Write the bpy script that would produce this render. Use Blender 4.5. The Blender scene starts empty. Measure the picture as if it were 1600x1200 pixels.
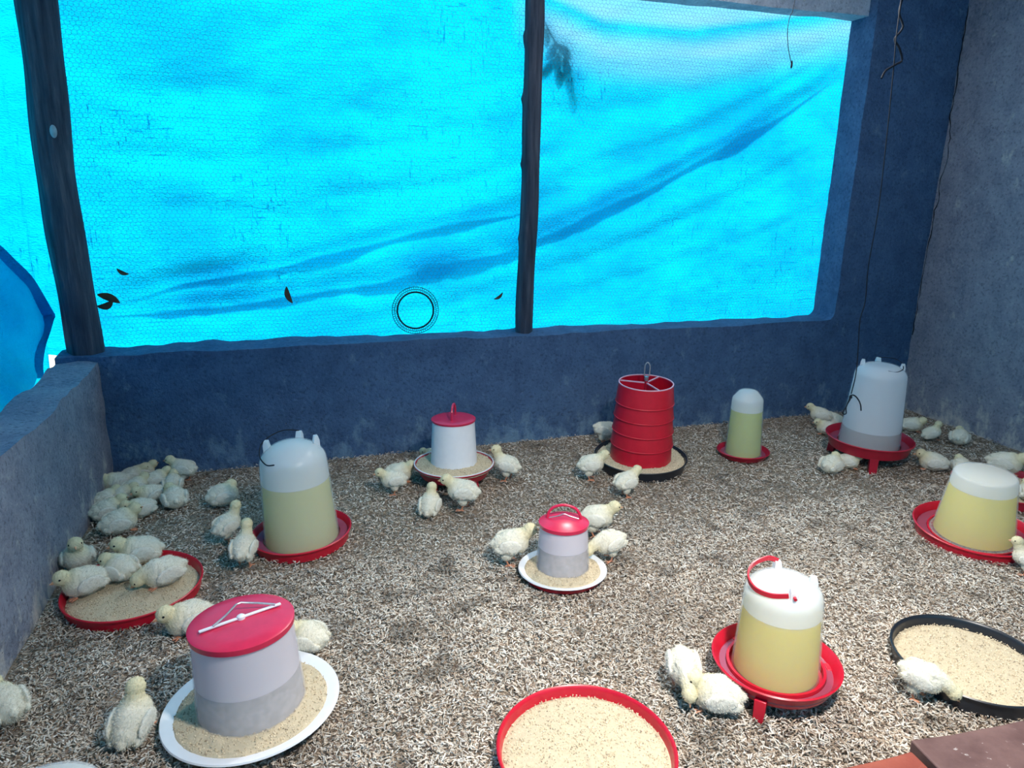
import bpy, bmesh, math, random
import numpy as np
from mathutils import Vector, Matrix, Euler

# ------------------------------------------------------------------ camera, sky, sun, exposure
scene = bpy.context.scene
COL = scene.collection
rng = np.random.default_rng(7)
random.seed(7)

F_PX, YAW, PITCH, ROLL, CAM_H = 1120.557, 0.304347, 0.276132, -0.017525, 1.3
cam_data = bpy.data.cameras.new('camera')
cam_data.sensor_width = 36.0
cam_data.lens = F_PX / 1600.0 * 36.0
cam_data.clip_start = 0.02
cam = bpy.data.objects.new('camera', cam_data)
COL.objects.link(cam)
_f = Vector((math.sin(YAW) * math.cos(PITCH), math.cos(YAW) * math.cos(PITCH), -math.sin(PITCH)))
_r = Vector((math.cos(YAW), -math.sin(YAW), 0))
_d = _f.cross(_r)
_c, _s = math.cos(ROLL), math.sin(ROLL)
_r2, _d2 = _c * _r + _s * _d, -_s * _r + _c * _d
cam.matrix_world = Matrix(((_r2.x, -_d2.x, -_f.x, 0), (_r2.y, -_d2.y, -_f.y, 0), (_r2.z, -_d2.z, -_f.z, CAM_H), (0, 0, 0, 1)))
scene.camera = cam

world = bpy.data.worlds.new('world')
scene.world = world
world.use_nodes = True
world.node_tree.nodes['Background'].inputs['Color'].default_value = (0.80, 0.90, 1.0, 1)
world.node_tree.nodes['Background'].inputs['Strength'].default_value = 2.4

SUN_DIR = Vector((0.34, 0.78, 0.62)).normalized()        # towards the sun, outside behind the tarpaulin
sd = bpy.data.lights.new('sun', 'SUN')
sd.energy = 4.2
sd.angle = math.radians(13.0)
sd.color = (1.0, 0.97, 0.92)
sun = bpy.data.objects.new('sun', sd)
COL.objects.link(sun)
sun.rotation_euler = (-SUN_DIR).to_track_quat('-Z', 'Y').to_euler()

LAMP_POS = (1.50, 3.16, 2.30)                            # added flood lamp, out of view above the back opening, facing the visitor
LAMP_POWER = 78.0
BULB_POS, BULB_AIM, BULB_POWER = (0.85, 0.55, 2.22), (1.05, 1.20, 0.0), 300.0   # added fill bulb, out of view, to brighten the fronts of things
LAMP_COLOR = (1.0, 0.95, 0.88)

scene.view_settings.view_transform = 'Standard'
scene.view_settings.look = 'None'
scene.view_settings.exposure = 0.0
scene.view_settings.gamma = 1.0
scene.view_settings.use_curve_mapping = False

# ------------------------------------------------------------------ helpers
def link(o, parent=None):
    COL.objects.link(o)
    if parent is not None:
        o.parent = parent
    return o

def tag(o, label=None, cat=None, group=None, kind=None):
    if label: o['label'] = label
    if cat: o['category'] = cat
    if group: o['group'] = group
    if kind: o['kind'] = kind
    return o

def thing(name, loc, label, cat, tilt=(0, 0), rz=0.0, group=None):
    o = bpy.data.objects.new(name, None)
    o.empty_display_size = 0.05
    link(o)
    ax = Vector((tilt[0], tilt[1], 1)).normalized()
    q = Vector((0, 0, 1)).rotation_difference(ax)
    o.rotation_mode = 'QUATERNION'
    o.rotation_quaternion = q @ Euler((0, 0, rz)).to_quaternion()
    o.location = loc
    return tag(o, label, cat, group)

def mesh_obj(name, verts, faces, mat, parent=None, smooth=True, angle=40):
    me = bpy.data.meshes.new(name)
    me.from_pydata([tuple(v) for v in verts], [], faces)
    me.update()
    bm = bmesh.new(); bm.from_mesh(me)
    bmesh.ops.remove_doubles(bm, verts=bm.verts, dist=1e-6)
    bmesh.ops.recalc_face_normals(bm, faces=bm.faces)
    bm.to_mesh(me); bm.free()
    if smooth:
        me.polygons.foreach_set('use_smooth', [True] * len(me.polygons))
        me.set_sharp_from_angle(angle=math.radians(angle))
    me.materials.append(mat)
    o = bpy.data.objects.new(name, me)
    return link(o, parent)

class MB:
    """collects vertices and faces of one mesh"""
    def __init__(self): self.v = []; self.f = []
    def add(self, v, f):
        n = len(self.v); self.v += [tuple(a) for a in v]; self.f += [tuple(i + n for i in a) for a in f]; return self
    def lathe(self, prof, seg=56, center=(0, 0, 0), a0=0.0):
        v, f = [], []
        n = len(prof)
        for k in range(seg):
            a = a0 + 2 * math.pi * k / seg
            for r, z in prof: v.append((center[0] + r * math.cos(a), center[1] + r * math.sin(a), center[2] + z))
        for k in range(seg):
            k2 = (k + 1) % seg
            for i in range(n - 1):
                a, b, c, d = k * n + i, k2 * n + i, k2 * n + i + 1, k * n + i + 1
                if prof[i][0] < 1e-9: f.append((a, c, d))
                elif prof[i + 1][0] < 1e-9: f.append((a, b, c))
                else: f.append((a, b, c, d))
        return self.add(v, f)
    def tube(self, pts, r, seg=8, closed=False):
        P = [Vector(p) for p in pts]
        n = len(P)
        rr = r if isinstance(r, (list, tuple)) else [r] * n
        v, f = [], []
        up = Vector((0.123, 0.31, 0.94)).normalized()
        for i in range(n):
            if closed: t = P[(i + 1) % n] - P[i - 1]
            else: t = P[min(i + 1, n - 1)] - P[max(i - 1, 0)]
            t.normalize()
            u = t.cross(up)
            if u.length < 1e-3: u = t.cross(Vector((1, 0, 0)))
            u.normalize(); w = t.cross(u)
            for k in range(seg):
                a = 2 * math.pi * k / seg
                v.append(P[i] + rr[i] * (math.cos(a) * u + math.sin(a) * w))
        m = n if closed else n - 1
        for i in range(m):
            j = (i + 1) % n
            for k in range(seg):
                k2 = (k + 1) % seg
                f.append((i * seg + k, i * seg + k2, j * seg + k2, j * seg + k))
        if not closed:
            f.append(tuple(range(seg - 1, -1, -1))); f.append(tuple((n - 1) * seg + k for k in range(seg)))
        return self.add(v, f)
    def box(self, c, s, rot=None, taper=1.0):
        v = []
        for z in (-1, 1):
            k = 1.0 if z < 0 else taper
            for x, y in ((-1, -1), (1, -1), (1, 1), (-1, 1)):
                p = Vector((x * s[0] / 2 * k, y * s[1] / 2 * k, z * s[2] / 2))
                if rot is not None: p = rot @ p
                v.append(p + Vector(c))
        return self.add(v, [(3, 2, 1, 0), (4, 5, 6, 7), (0, 1, 5, 4), (1, 2, 6, 5), (2, 3, 7, 6), (3, 0, 4, 7)])
    def build(self, name, mat, parent=None, smooth=True, bevel=0.0, angle=40):
        o = mesh_obj(name, self.v, self.f, mat, parent, smooth, angle)
        if bevel:
            m = o.modifiers.new('bevel', 'BEVEL'); m.width = bevel; m.segments = 2; m.limit_method = 'ANGLE'
        return o

def smooth_path(pts, n=6, closed=False):
    P = [Vector(p) for p in pts]; out = []
    m = len(P)
    rngi = range(m) if closed else range(m - 1)
    for i in rngi:
        if closed: p0, p1, p2, p3 = P[i - 1], P[i], P[(i + 1) % m], P[(i + 2) % m]
        else: p0, p1, p2, p3 = P[max(i - 1, 0)], P[i], P[i + 1], P[min(i + 2, m - 1)]
        for k in range(n):
            t = k / n
            out.append(0.5 * ((2 * p1) + (-p0 + p2) * t + (2 * p0 - 5 * p1 + 4 * p2 - p3) * t * t + (-p0 + 3 * p1 - 3 * p2 + p3) * t ** 3))
    if not closed: out.append(P[-1])
    return out

def vnoise(x, y, seed=0):
    """smooth 2D value noise on numpy arrays, range -1..1"""
    xi = np.floor(x).astype(np.int64); yi = np.floor(y).astype(np.int64)
    fx = x - xi; fy = y - yi
    fx = fx * fx * (3 - 2 * fx); fy = fy * fy * (3 - 2 * fy)
    def h(a, b):
        n = (a * 374761393 + b * 668265263 + seed * 1442695041) & 0xffffffff
        n = ((n ^ (n >> 13)) * 1274126177) & 0xffffffff
        return ((n ^ (n >> 16)) & 0xffff) / 32767.5 - 1.0
    return (h(xi, yi) * (1 - fx) + h(xi + 1, yi) * fx) * (1 - fy) + (h(xi, yi + 1) * (1 - fx) + h(xi + 1, yi + 1) * fx) * fy

def fast_mesh(name, V, F, mat, parent=None, colors=None, smooth=False):
    """V (n,3), F (m,k) numpy arrays -> one mesh object; colors (m,3) per face"""
    me = bpy.data.meshes.new(name)
    k = F.shape[1]
    me.vertices.add(len(V)); me.vertices.foreach_set('co', V.astype(np.float32).ravel())
    me.loops.add(F.size); me.loops.foreach_set('vertex_index', F.astype(np.int32).ravel())
    me.polygons.add(len(F)); me.polygons.foreach_set('loop_start', np.arange(0, F.size, k, dtype=np.int32))
    me.update(calc_edges=True); me.validate()
    if colors is not None:
        at = me.attributes.new('tint', 'FLOAT_COLOR', 'FACE')
        at.data.foreach_set('color', np.concatenate([colors, np.ones((len(colors), 1))], 1).astype(np.float32).ravel())
    if smooth: me.polygons.foreach_set('use_smooth', [True] * len(me.polygons))
    me.materials.append(mat)
    return link(bpy.data.objects.new(name, me), parent)

# ------------------------------------------------------------------ materials
class NT:
    def __init__(self, name):
        self.m = bpy.data.materials.new(name); self.m.use_nodes = True
        self.t = self.m.node_tree; self.n = self.t.nodes; self.l = self.t.links
        self.n.clear(); self.out = self.n.new('ShaderNodeOutputMaterial')
    def node(self, kind, **kw):
        nd = self.n.new('ShaderNode' + kind)
        for k, v in kw.items(): setattr(nd, k, v)
        return nd
    def link(self, a, b): self.l.new(a, b)
    def coords(self): return self.node('TexCoord').outputs['Object']
    def mapping(self, vec, scale=(1, 1, 1), loc=(0, 0, 0)):
        m = self.node('Mapping'); m.inputs['Scale'].default_value = scale; m.inputs['Location'].default_value = loc
        self.link(vec, m.inputs['Vector']); return m.outputs['Vector']
    def noise(self, vec, scale, detail=4, rough=0.55):
        n = self.node('TexNoise'); n.inputs['Scale'].default_value = scale; n.inputs['Detail'].default_value = detail
        n.inputs['Roughness'].default_value = rough; self.link(vec, n.inputs['Vector']); return n.outputs['Fac']
    def ramp(self, fac, stops):
        r = self.node('ValToRGB'); e = r.color_ramp.elements
        while len(e) < len(stops): e.new(0.5)
        for el, (p, c) in zip(e, stops):
            el.position = p; el.color = (c[0], c[1], c[2], 1) if isinstance(c, tuple) else (c, c, c, 1)
        self.link(fac, r.inputs['Fac']); return r.outputs['Color']
    def mix(self, fac, a, b, blend='MIX'):
        m = self.node('MixRGB', blend_type=blend)
        for sock, val in (('Fac', fac), ('Color1', a), ('Color2', b)):
            if isinstance(val, (int, float)): m.inputs[sock].default_value = val
            elif isinstance(val, tuple): m.inputs[sock].default_value = (*val, 1)
            else: self.link(val, m.inputs[sock])
        return m.outputs['Color']
    def bump(self, h, strength=0.3, dist=0.01):
        b = self.node('Bump'); b.inputs['Strength'].default_value = strength; b.inputs['Distance'].default_value = dist
        self.link(h, b.inputs['Height']); return b.outputs['Normal']
    def principled(self, color, rough=0.6, normal=None, spec=0.5, **kw):
        p = self.node('BsdfPrincipled')
        if isinstance(color, tuple): p.inputs['Base Color'].default_value = (*color, 1)
        else: self.link(color, p.inputs['Base Color'])
        p.inputs['Roughness'].default_value = rough; p.inputs['Specular IOR Level'].default_value = spec
        for k, v in kw.items(): p.inputs[k].default_value = v
        if normal is not None: self.link(normal, p.inputs['Normal'])
        return p.outputs['BSDF']
    def shader_mix(self, fac, a, b):
        m = self.node('MixShader')
        if isinstance(fac, (int, float)): m.inputs[0].default_value = fac
        else: self.link(fac, m.inputs[0])
        self.link(a, m.inputs[1]); self.link(b, m.inputs[2]); return m.outputs[0]
    def done(self, sh): self.link(sh, self.out.inputs['Surface']); return self.m

def mat_plastic(name, color, rough=0.35, var=0.12):
    t = NT(name); co = t.coords()
    n = t.noise(co, 35, 4)
    c = t.mix(t.ramp(n, [(0.35, 0.0), (0.7, 1.0)]), color, tuple(x * (1 - var) for x in color))
    return t.done(t.principled(c, rough, t.bump(n, 0.05, 0.002)))

def mat_cement(name='cement_plaster', k=(1, 1, 1)):
    t = NT(name); co = t.coords()
    big = t.noise(co, 1.6, 5, 0.6); mid = t.noise(co, 9, 6, 0.65); fine = t.noise(co, 70, 4, 0.6)
    c = t.ramp(big, [(0.30, (0.19, 0.205, 0.28)), (0.52, (0.25, 0.27, 0.35)), (0.75, (0.33, 0.35, 0.42))])
    c = t.mix(0.6, c, t.ramp(mid, [(0.3, (0.16, 0.175, 0.235)), (0.7, (0.36, 0.38, 0.44))]))
    c = t.mix(t.ramp(fine, [(0.34, 0.55), (0.46, 0.0)]), c, (0.10, 0.105, 0.135))
    c = t.mix(t.ramp(fine, [(0.58, 0.0), (0.70, 0.45)]), c, (0.46, 0.47, 0.50))
    # pale dust splashes with ragged outlines, mostly low down
    sep = t.node('SeparateXYZ'); t.link(co, sep.inputs[0])
    mr = t.node('MapRange'); mr.inputs[1].default_value = 0.0; mr.inputs[2].default_value = 0.22
    mr.inputs[3].default_value = 0.17; mr.inputs[4].default_value = 0.0; t.link(sep.outputs[2], mr.inputs[0])
    add = t.node('Math', operation='ADD'); t.link(t.noise(t.mapping(co, (1, 1, 0.6)), 13, 6, 0.7), add.inputs[0]); t.link(mr.outputs[0], add.inputs[1])
    c = t.mix(t.ramp(add.outputs[0], [(0.61, 0.0), (0.76, 0.75)]), c, (0.62, 0.59, 0.55))
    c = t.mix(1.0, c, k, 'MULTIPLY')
    vo = t.node('TexVoronoi'); vo.inputs['Scale'].default_value = 26; t.link(co, vo.inputs['Vector'])
    pit = t.ramp(vo.outputs['Distance'], [(0.03, 1.0), (0.085, 0.0)])
    pm = t.mix(1.0, pit, t.ramp(t.noise(co, 3.1, 3), [(0.45, 0.0), (0.6, 1.0)]), 'MULTIPLY')
    c = t.mix(pm, c, (0.09, 0.09, 0.11))
    h = t.mix(0.5, mid, fine); h = t.mix(pm, h, (0, 0, 0))
    return t.done(t.principled(c, 0.92, t.bump(h, 0.85, 0.014), 0.2))

def mat_litter():
    t = NT('wood_shavings_bed'); co = t.coords()
    a = t.noise(t.mapping(co, (1, 2.2, 1)), 90, 5, 0.7); b = t.noise(t.mapping(co, (2.4, 1, 1)), 60, 5, 0.7)
    m = t.mix(0.5, a, b)
    c = t.ramp(m, [(0.36, (0.10, 0.075, 0.06)), (0.5, (0.30, 0.23, 0.17)), (0.62, (0.52, 0.43, 0.33))])
    return t.done(t.principled(c, 0.95, t.bump(m, 1.0, 0.01), 0.1))

def mat_tint(name, rough=0.8, gain=1.0, spec=0.2):
    t = NT(name)
    at = t.node('Attribute'); at.attribute_name = 'tint'
    n = t.noise(t.coords(), 160, 2)
    c = t.mix(0.25, at.outputs['Color'], t.mix(1.0, at.outputs['Color'], t.ramp(n, [(0.3, 0.5), (0.7, 1.0)]), 'MULTIPLY'))
    return t.done(t.principled(c, rough, None, spec))

def mat_tarp(name='tarpaulin_weave', base=(0.001, 0.50, 0.76)):
    t = NT(name); co = t.coords()
    big = t.noise(t.mapping(co, (0.8, 1, 1.3)), 2.6, 4, 0.6)
    c = t.mix(t.ramp(big, [(0.38, 0.0), (0.62, 1.0)]), base, (base[0], base[1] * 0.72, base[2] * 0.84))
    # grime lines that follow the weave: short upright and level scratches
    g1 = t.noise(t.mapping(co, (95, 95, 9)), 1.0, 3, 0.65); g2 = t.noise(t.mapping(co, (11, 11, 110)), 1.0, 3, 0.65)
    patch = t.ramp(t.noise(co, 2.1, 3), [(0.42, 0.10), (0.66, 1.0)])
    s1 = t.ramp(g1, [(0.595, 0.0), (0.70, 0.85)]); s2 = t.ramp(g2, [(0.60, 0.0), (0.70, 0.70)])
    g = t.mix(1.0, t.mix(1.0, s1, s2, 'LIGHTEN'), patch, 'MULTIPLY')
    c = t.mix(g, c, (0.0, 0.10, 0.30))
    at = t.node('Attribute'); at.attribute_name = 'glare'
    c = t.mix(at.outputs['Fac'], c, (0.20, 0.46, 0.62))  # glare mixed into the cloth colour
    wv = t.noise(t.mapping(co, (90, 90, 160)), 1.0, 2)
    nrm = t.bump(t.mix(0.6, t.noise(t.mapping(co, (9, 9, 30)), 1.0, 6, 0.65), wv), 0.6, 0.03)
    tr = t.node('BsdfTranslucent'); t.link(c, tr.inputs['Color']); t.link(nrm, tr.inputs['Normal'])
    df = t.principled(c, 0.55, nrm, 0.25)
    return t.done(t.shader_mix(0.22, tr.outputs[0], df))

def mat_milky(name, color=(0.86, 0.88, 0.90), clear=0.77):
    """milky see-through plastic: part of the light passes straight, part is scattered"""
    t = NT(name)
    p = t.principled(color, 0.28, None, 0.5)
    tr = t.node('BsdfTranslucent'); tr.inputs['Color'].default_value = (*color, 1)
    body = t.shader_mix(0.38, p, tr.outputs[0])
    tp = t.node('BsdfTransparent'); tp.inputs['Color'].default_value = (0.98, 0.99, 1.0, 1)
    return t.done(t.shader_mix(clear, body, tp.outputs[0]))

def mat_liquid(name, color):
    t = NT(name)
    p = t.principled(color, 0.12, None, 0.5)
    tr = t.node('BsdfTranslucent'); tr.inputs['Color'].default_value = (*color, 1)
    return t.done(t.shader_mix(0.45, p, tr.outputs[0]))

def mat_wood_post():
    t = NT('weathered_post_wood'); co = t.coords()
    g = t.noise(t.mapping(co, (14, 14, 1.1)), 3.0, 6, 0.65)
    c = t.ramp(g, [(0.3, (0.022, 0.030, 0.05)), (0.55, (0.065, 0.075, 0.105)), (0.75, (0.15, 0.155, 0.18))])
    return t.done(t.principled(c, 0.85, t.bump(g, 0.7, 0.015), 0.25))

def mat_chick():
    t = NT('chick_down')
    at = t.node('Attribute'); at.attribute_name = 'tint'
    n = t.noise(t.coords(), 130, 4, 0.7)
    c = t.mix(1.0, at.outputs['Color'], t.ramp(n, [(0.3, 0.90), (0.65, 1.0)]), 'MULTIPLY')
    return t.done(t.principled(c, 0.95, t.bump(n, 0.35, 0.003), 0.05))

def mat_brick(name, a, b):
    t = NT(name); co = t.coords()
    n = t.noise(co, 7, 6, 0.65); f = t.noise(co, 55, 4, 0.6)
    c = t.ramp(n, [(0.3, a), (0.7, b)])
    c = t.mix(t.ramp(f, [(0.66, 0.0), (0.75, 0.8)]), c, (0.55, 0.5, 0.48))
    return t.done(t.principled(c, 0.6, t.bump(t.mix(0.5, n, f), 0.35, 0.006), 0.4))

def mat_simple(name, color, rough=0.5, metal=0.0, spec=0.5):
    t = NT(name); n = t.noise(t.coords(), 60, 3)
    c = t.mix(t.ramp(n, [(0.35, 0.0), (0.65, 1.0)]), color, tuple(x * 0.75 for x in color))
    return t.done(t.principled(c, rough, None, spec, Metallic=metal))

M_CEMENT = mat_cement()
M_HAZE_BEAM = mat_cement('haze_pale_beam', (1.9, 1.85, 1.7))  # cement paled to stand in for haze over the lintel
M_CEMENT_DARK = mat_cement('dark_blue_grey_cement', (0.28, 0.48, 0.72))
M_LITTER = mat_litter()
M_CHIP = mat_tint('shaving_flakes')
M_FEED = mat_tint('mash_feed', 0.95, spec=0.1)
M_TARP = mat_tarp()
M_RED = mat_plastic('red_plastic', (0.56, 0.008, 0.030), 0.32)
M_PINK = mat_plastic('red_lid_plastic', (0.62, 0.020, 0.075), 0.30)
M_RED_DARK = mat_plastic('crimson_plastic', (0.42, 0.008, 0.030), 0.38)
M_BLACK = mat_plastic('black_plastic', (0.012, 0.016, 0.024), 0.35)
M_WHITE = mat_plastic('white_plastic', (0.80, 0.81, 0.84), 0.35, 0.04)
M_MILKY = mat_milky('milky_plastic')
M_MILKY_FEED = mat_milky('milky_feeder_plastic', (0.90, 0.86, 0.90), 0.76)
M_WATER_YELLOW = mat_liquid('yellow_medicated_water', (0.97, 0.82, 0.01))
M_WATER_GREEN = mat_liquid('pale_yellow_water', (0.66, 0.72, 0.04))
M_WATER_PALE = mat_liquid('cloudy_water', (0.84, 0.80, 0.32))
M_WATER_CLEAR = mat_liquid('greyish_water', (0.52, 0.48, 0.46))
M_FILM = mat_milky('dense_milky_plastic', (0.94, 0.95, 0.96), 0.22)  # denser milky plastic for the lugs and the added linings
M_HOPPER_LINING = mat_milky('white_hopper_lining', (0.97, 0.92, 0.96), 0.10)  # added lining that whitens the empty upper part of a hopper
M_POST = mat_wood_post()
M_WIRE = mat_simple('dark_steel_wire', (0.012, 0.016, 0.026), 0.65, 0.0, 0.2)
M_ZINC = mat_simple('bright_wire', (0.55, 0.57, 0.6), 0.35, 0.8)
M_NET = mat_simple('galvanised_netting_wire', (0.10, 0.14, 0.18), 0.5, 0.4)
M_CRACK = mat_simple('crack_shadow_gap', (0.02, 0.02, 0.025), 0.95, 0, 0.0)
M_CHICK = mat_chick()
M_LEG = mat_simple('chick_leg_skin', (0.72, 0.30, 0.17), 0.6)
M_BEAK = mat_simple('chick_beak_horn', (0.78, 0.42, 0.24), 0.45)
M_EYE = mat_simple('chick_eye', (0.006, 0.006, 0.008), 0.12)
M_LEAF = mat_simple('dry_leaf', (0.09, 0.06, 0.035), 0.8)
M_LEAF_GREEN = mat_simple('green_leaf', (0.05, 0.11, 0.03), 0.6)
M_BRICK_DARK = mat_brick('plum_brick', (0.085, 0.042, 0.040), (0.19, 0.11, 0.10))
M_BRICK_RED = mat_brick('red_brick', (0.20, 0.035, 0.022), (0.30, 0.08, 0.05))
M_ROOF = mat_simple('roof_sheet', (0.70, 0.72, 0.76), 0.6, 0.0)
M_SOIL = mat_brick('sandy_soil', (0.45, 0.36, 0.26), (0.6, 0.5, 0.38))
M_EARTH = mat_simple('bulb_holder', (0.05, 0.05, 0.05), 0.5)

# ------------------------------------------------------------------ the setting
SILL, BACK, LEFT, RIGHT = 0.558, 3.331, -0.794, 3.561
FRONT, ROOF_Z, WALL_T = -1.25, 2.52, 0.18

def rough_box(lo, hi, cell=0.06, amp=0.004, seed=0, top_amp=0.0):
    lo = np.array(lo, float); hi = np.array(hi, float)
    mb = MB()
    for ax in range(3):
        u, w = (ax + 1) % 3, (ax + 2) % 3
        nu = max(1, int(round((hi[u] - lo[u]) / cell))); nw = max(1, int(round((hi[w] - lo[w]) / cell)))
        for side in (lo, hi):
            v = []
            for i in range(nu + 1):
                for j in range(nw + 1):
                    p = np.zeros(3); p[ax] = side[ax]; p[u] = lo[u] + (hi[u] - lo[u]) * i / nu; p[w] = lo[w] + (hi[w] - lo[w]) * j / nw
                    v.append(p)
            f = [(i * (nw + 1) + j, (i + 1) * (nw + 1) + j, (i + 1) * (nw + 1) + j + 1, i * (nw + 1) + j + 1) for i in range(nu) for j in range(nw)]
            v = np.array(v)
            x, y, z = v[:, 0], v[:, 1], v[:, 2]
            d = np.stack([vnoise((y + z * 1.3) * 9 + 3, (x + z) * 9, seed + 1), vnoise((x + z * 1.7) * 9, (y - z) * 9, seed + 2), vnoise(x * 8, y * 8 + z * 3, seed + 3)], 1) * amp
            if top_amp:
                on = z > hi[2] - 1e-6
                d[on, 2] += top_amp * (vnoise(x[on] * 4.3, y[on] * 4.3, seed + 4) * 0.6 + vnoise(x[on] * 14, y[on] * 14, seed + 5) * 0.5)
            mb.add(v + d, f)
    return mb

def struct(name, mb, mat, angle=50):
    o = mb.build(name, mat, None, True, 0, angle)
    o['kind'] = 'structure'
    return o

fl = MB()
nx, ny = 110, 110
X, Y = np.meshgrid(np.linspace(LEFT - 0.1, RIGHT + 0.1, nx), np.linspace(FRONT - 0.05, BACK + 0.1, ny), indexing='ij')
Z = -0.006 + 0.004 * vnoise(X * 2.2, Y * 2.2, 3) + 0.002 * vnoise(X * 9, Y * 9, 4)
fl.add(np.stack([X.ravel(), Y.ravel(), Z.ravel()], 1), [(i * ny + j, (i + 1) * ny + j, (i + 1) * ny + j + 1, i * ny + j + 1) for i in range(nx - 1) for j in range(ny - 1)])
fv = [(LEFT - 0.1, FRONT - 0.05, -0.08), (RIGHT + 0.1, FRONT - 0.05, -0.08), (RIGHT + 0.1, BACK + 0.1, -0.08), (LEFT - 0.1, BACK + 0.1, -0.08)]
fl.add(fv, [(0, 3, 2, 1)])
struct('floor', fl, M_LITTER)

wb = rough_box((LEFT - 0.155, BACK, -0.10), (RIGHT + 0.15, BACK + WALL_T, SILL), 0.035, 0.005, 10, 0.011)
pier = rough_box((2.977, BACK, SILL - 0.02), (RIGHT + 0.15, BACK + WALL_T, ROOF_Z), 0.06, 0.004, 20)
wb.add(pier.v, pier.f)
lint = rough_box((LEFT - 0.155, BACK + 0.06, 2.155), (2.99, BACK + WALL_T, ROOF_Z), 0.06, 0.005, 30)
fil = MB()                                              # rounded plaster in the corner of sill and pier
for k in range(6):
    a0, a1 = math.pi / 2 * k / 6, math.pi / 2 * (k + 1) / 6
    R_ = 0.05
    cx, cz = 2.977 - R_, SILL + R_
    p = [(cx + R_ * math.sin(a0), cz - R_ * math.cos(a0)), (cx + R_ * math.sin(a1), cz - R_ * math.cos(a1)), (2.99, SILL - 0.012)]
    fil.add([(x, BACK + 0.002, z) for x, z in p] + [(x, BACK + WALL_T - 0.002, z) for x, z in p], [(0, 1, 2), (5, 4, 3), (0, 3, 4, 1), (1, 4, 5, 2), (2, 5, 3, 0)])
wb.add(fil.v, fil.f)
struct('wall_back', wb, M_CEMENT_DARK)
struct('trim_1', lint, M_HAZE_BEAM)
struct('wall_left', rough_box((LEFT - 0.155, FRONT, -0.10), (LEFT, BACK - 0.001, SILL - 0.028), 0.035, 0.006, 40, 0.018), M_CEMENT)
wr = struct('wall_right', rough_box((RIGHT, FRONT, -0.10), (RIGHT + 0.15, BACK - 0.001, ROOF_Z), 0.07, 0.004, 50), M_CEMENT)
struct('wall_front', rough_box((LEFT - 0.6, FRONT - 0.15, -0.10), (RIGHT + 0.15, FRONT - 0.001, SILL), 0.12, 0.004, 60), M_CEMENT)
roof = MB()
nr = 150
for k in range(nr):
    x0 = LEFT - 0.75 + (RIGHT - LEFT + 0.95) * k / nr; x1 = LEFT - 0.75 + (RIGHT - LEFT + 0.95) * (k + 1) / nr
    z0 = ROOF_Z + 0.012 + 0.01 * math.sin(k * 1.256); z1 = ROOF_Z + 0.012 + 0.01 * math.sin((k + 1) * 1.256)
    roof.add([(x0, FRONT - 0.2, z0), (x1, FRONT - 0.2, z1), (x1, BACK + 0.28, z1), (x0, BACK + 0.28, z0)], [(0, 1, 2, 3)])
struct('ceiling', roof, M_ROOF)
gr = MB().add([(-9, -4, -0.12), (12, -4, -0.12), (12, 14, -0.12), (-9, 14, -0.12)], [(0, 1, 2, 3)])
struct('ground', gr, M_SOIL)

# the crack that runs down the corner of the right wall
cp = [(3.327, 2.238), (3.323, 2.077), (3.329, 1.974), (3.315, 1.809), (3.322, 1.70), (3.302, 1.604), (3.292, 1.461), (3.316, 1.316), (3.300, 1.251), (3.318, 1.176), (3.312, 1.084), (3.320, 0.912), (3.318, 0.738), (3.322, 0.559), (3.322, 0.414)]
cpts = []
for (y0, z0), (y1, z1) in zip(cp, cp[1:]):
    for k in range(4):
        t = k / 4
        cpts.append((RIGHT - 0.004, min(BACK - 0.006, y0 + (y1 - y0) * t + random.uniform(-0.006, 0.006)), z0 + (z1 - z0) * t))
MB().tube(cpts, [random.uniform(0.0008, 0.0030) for _ in cpts], 6).build('crack', M_CRACK, wr)['label'] = 'jagged dark crack down the wall corner'

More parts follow.
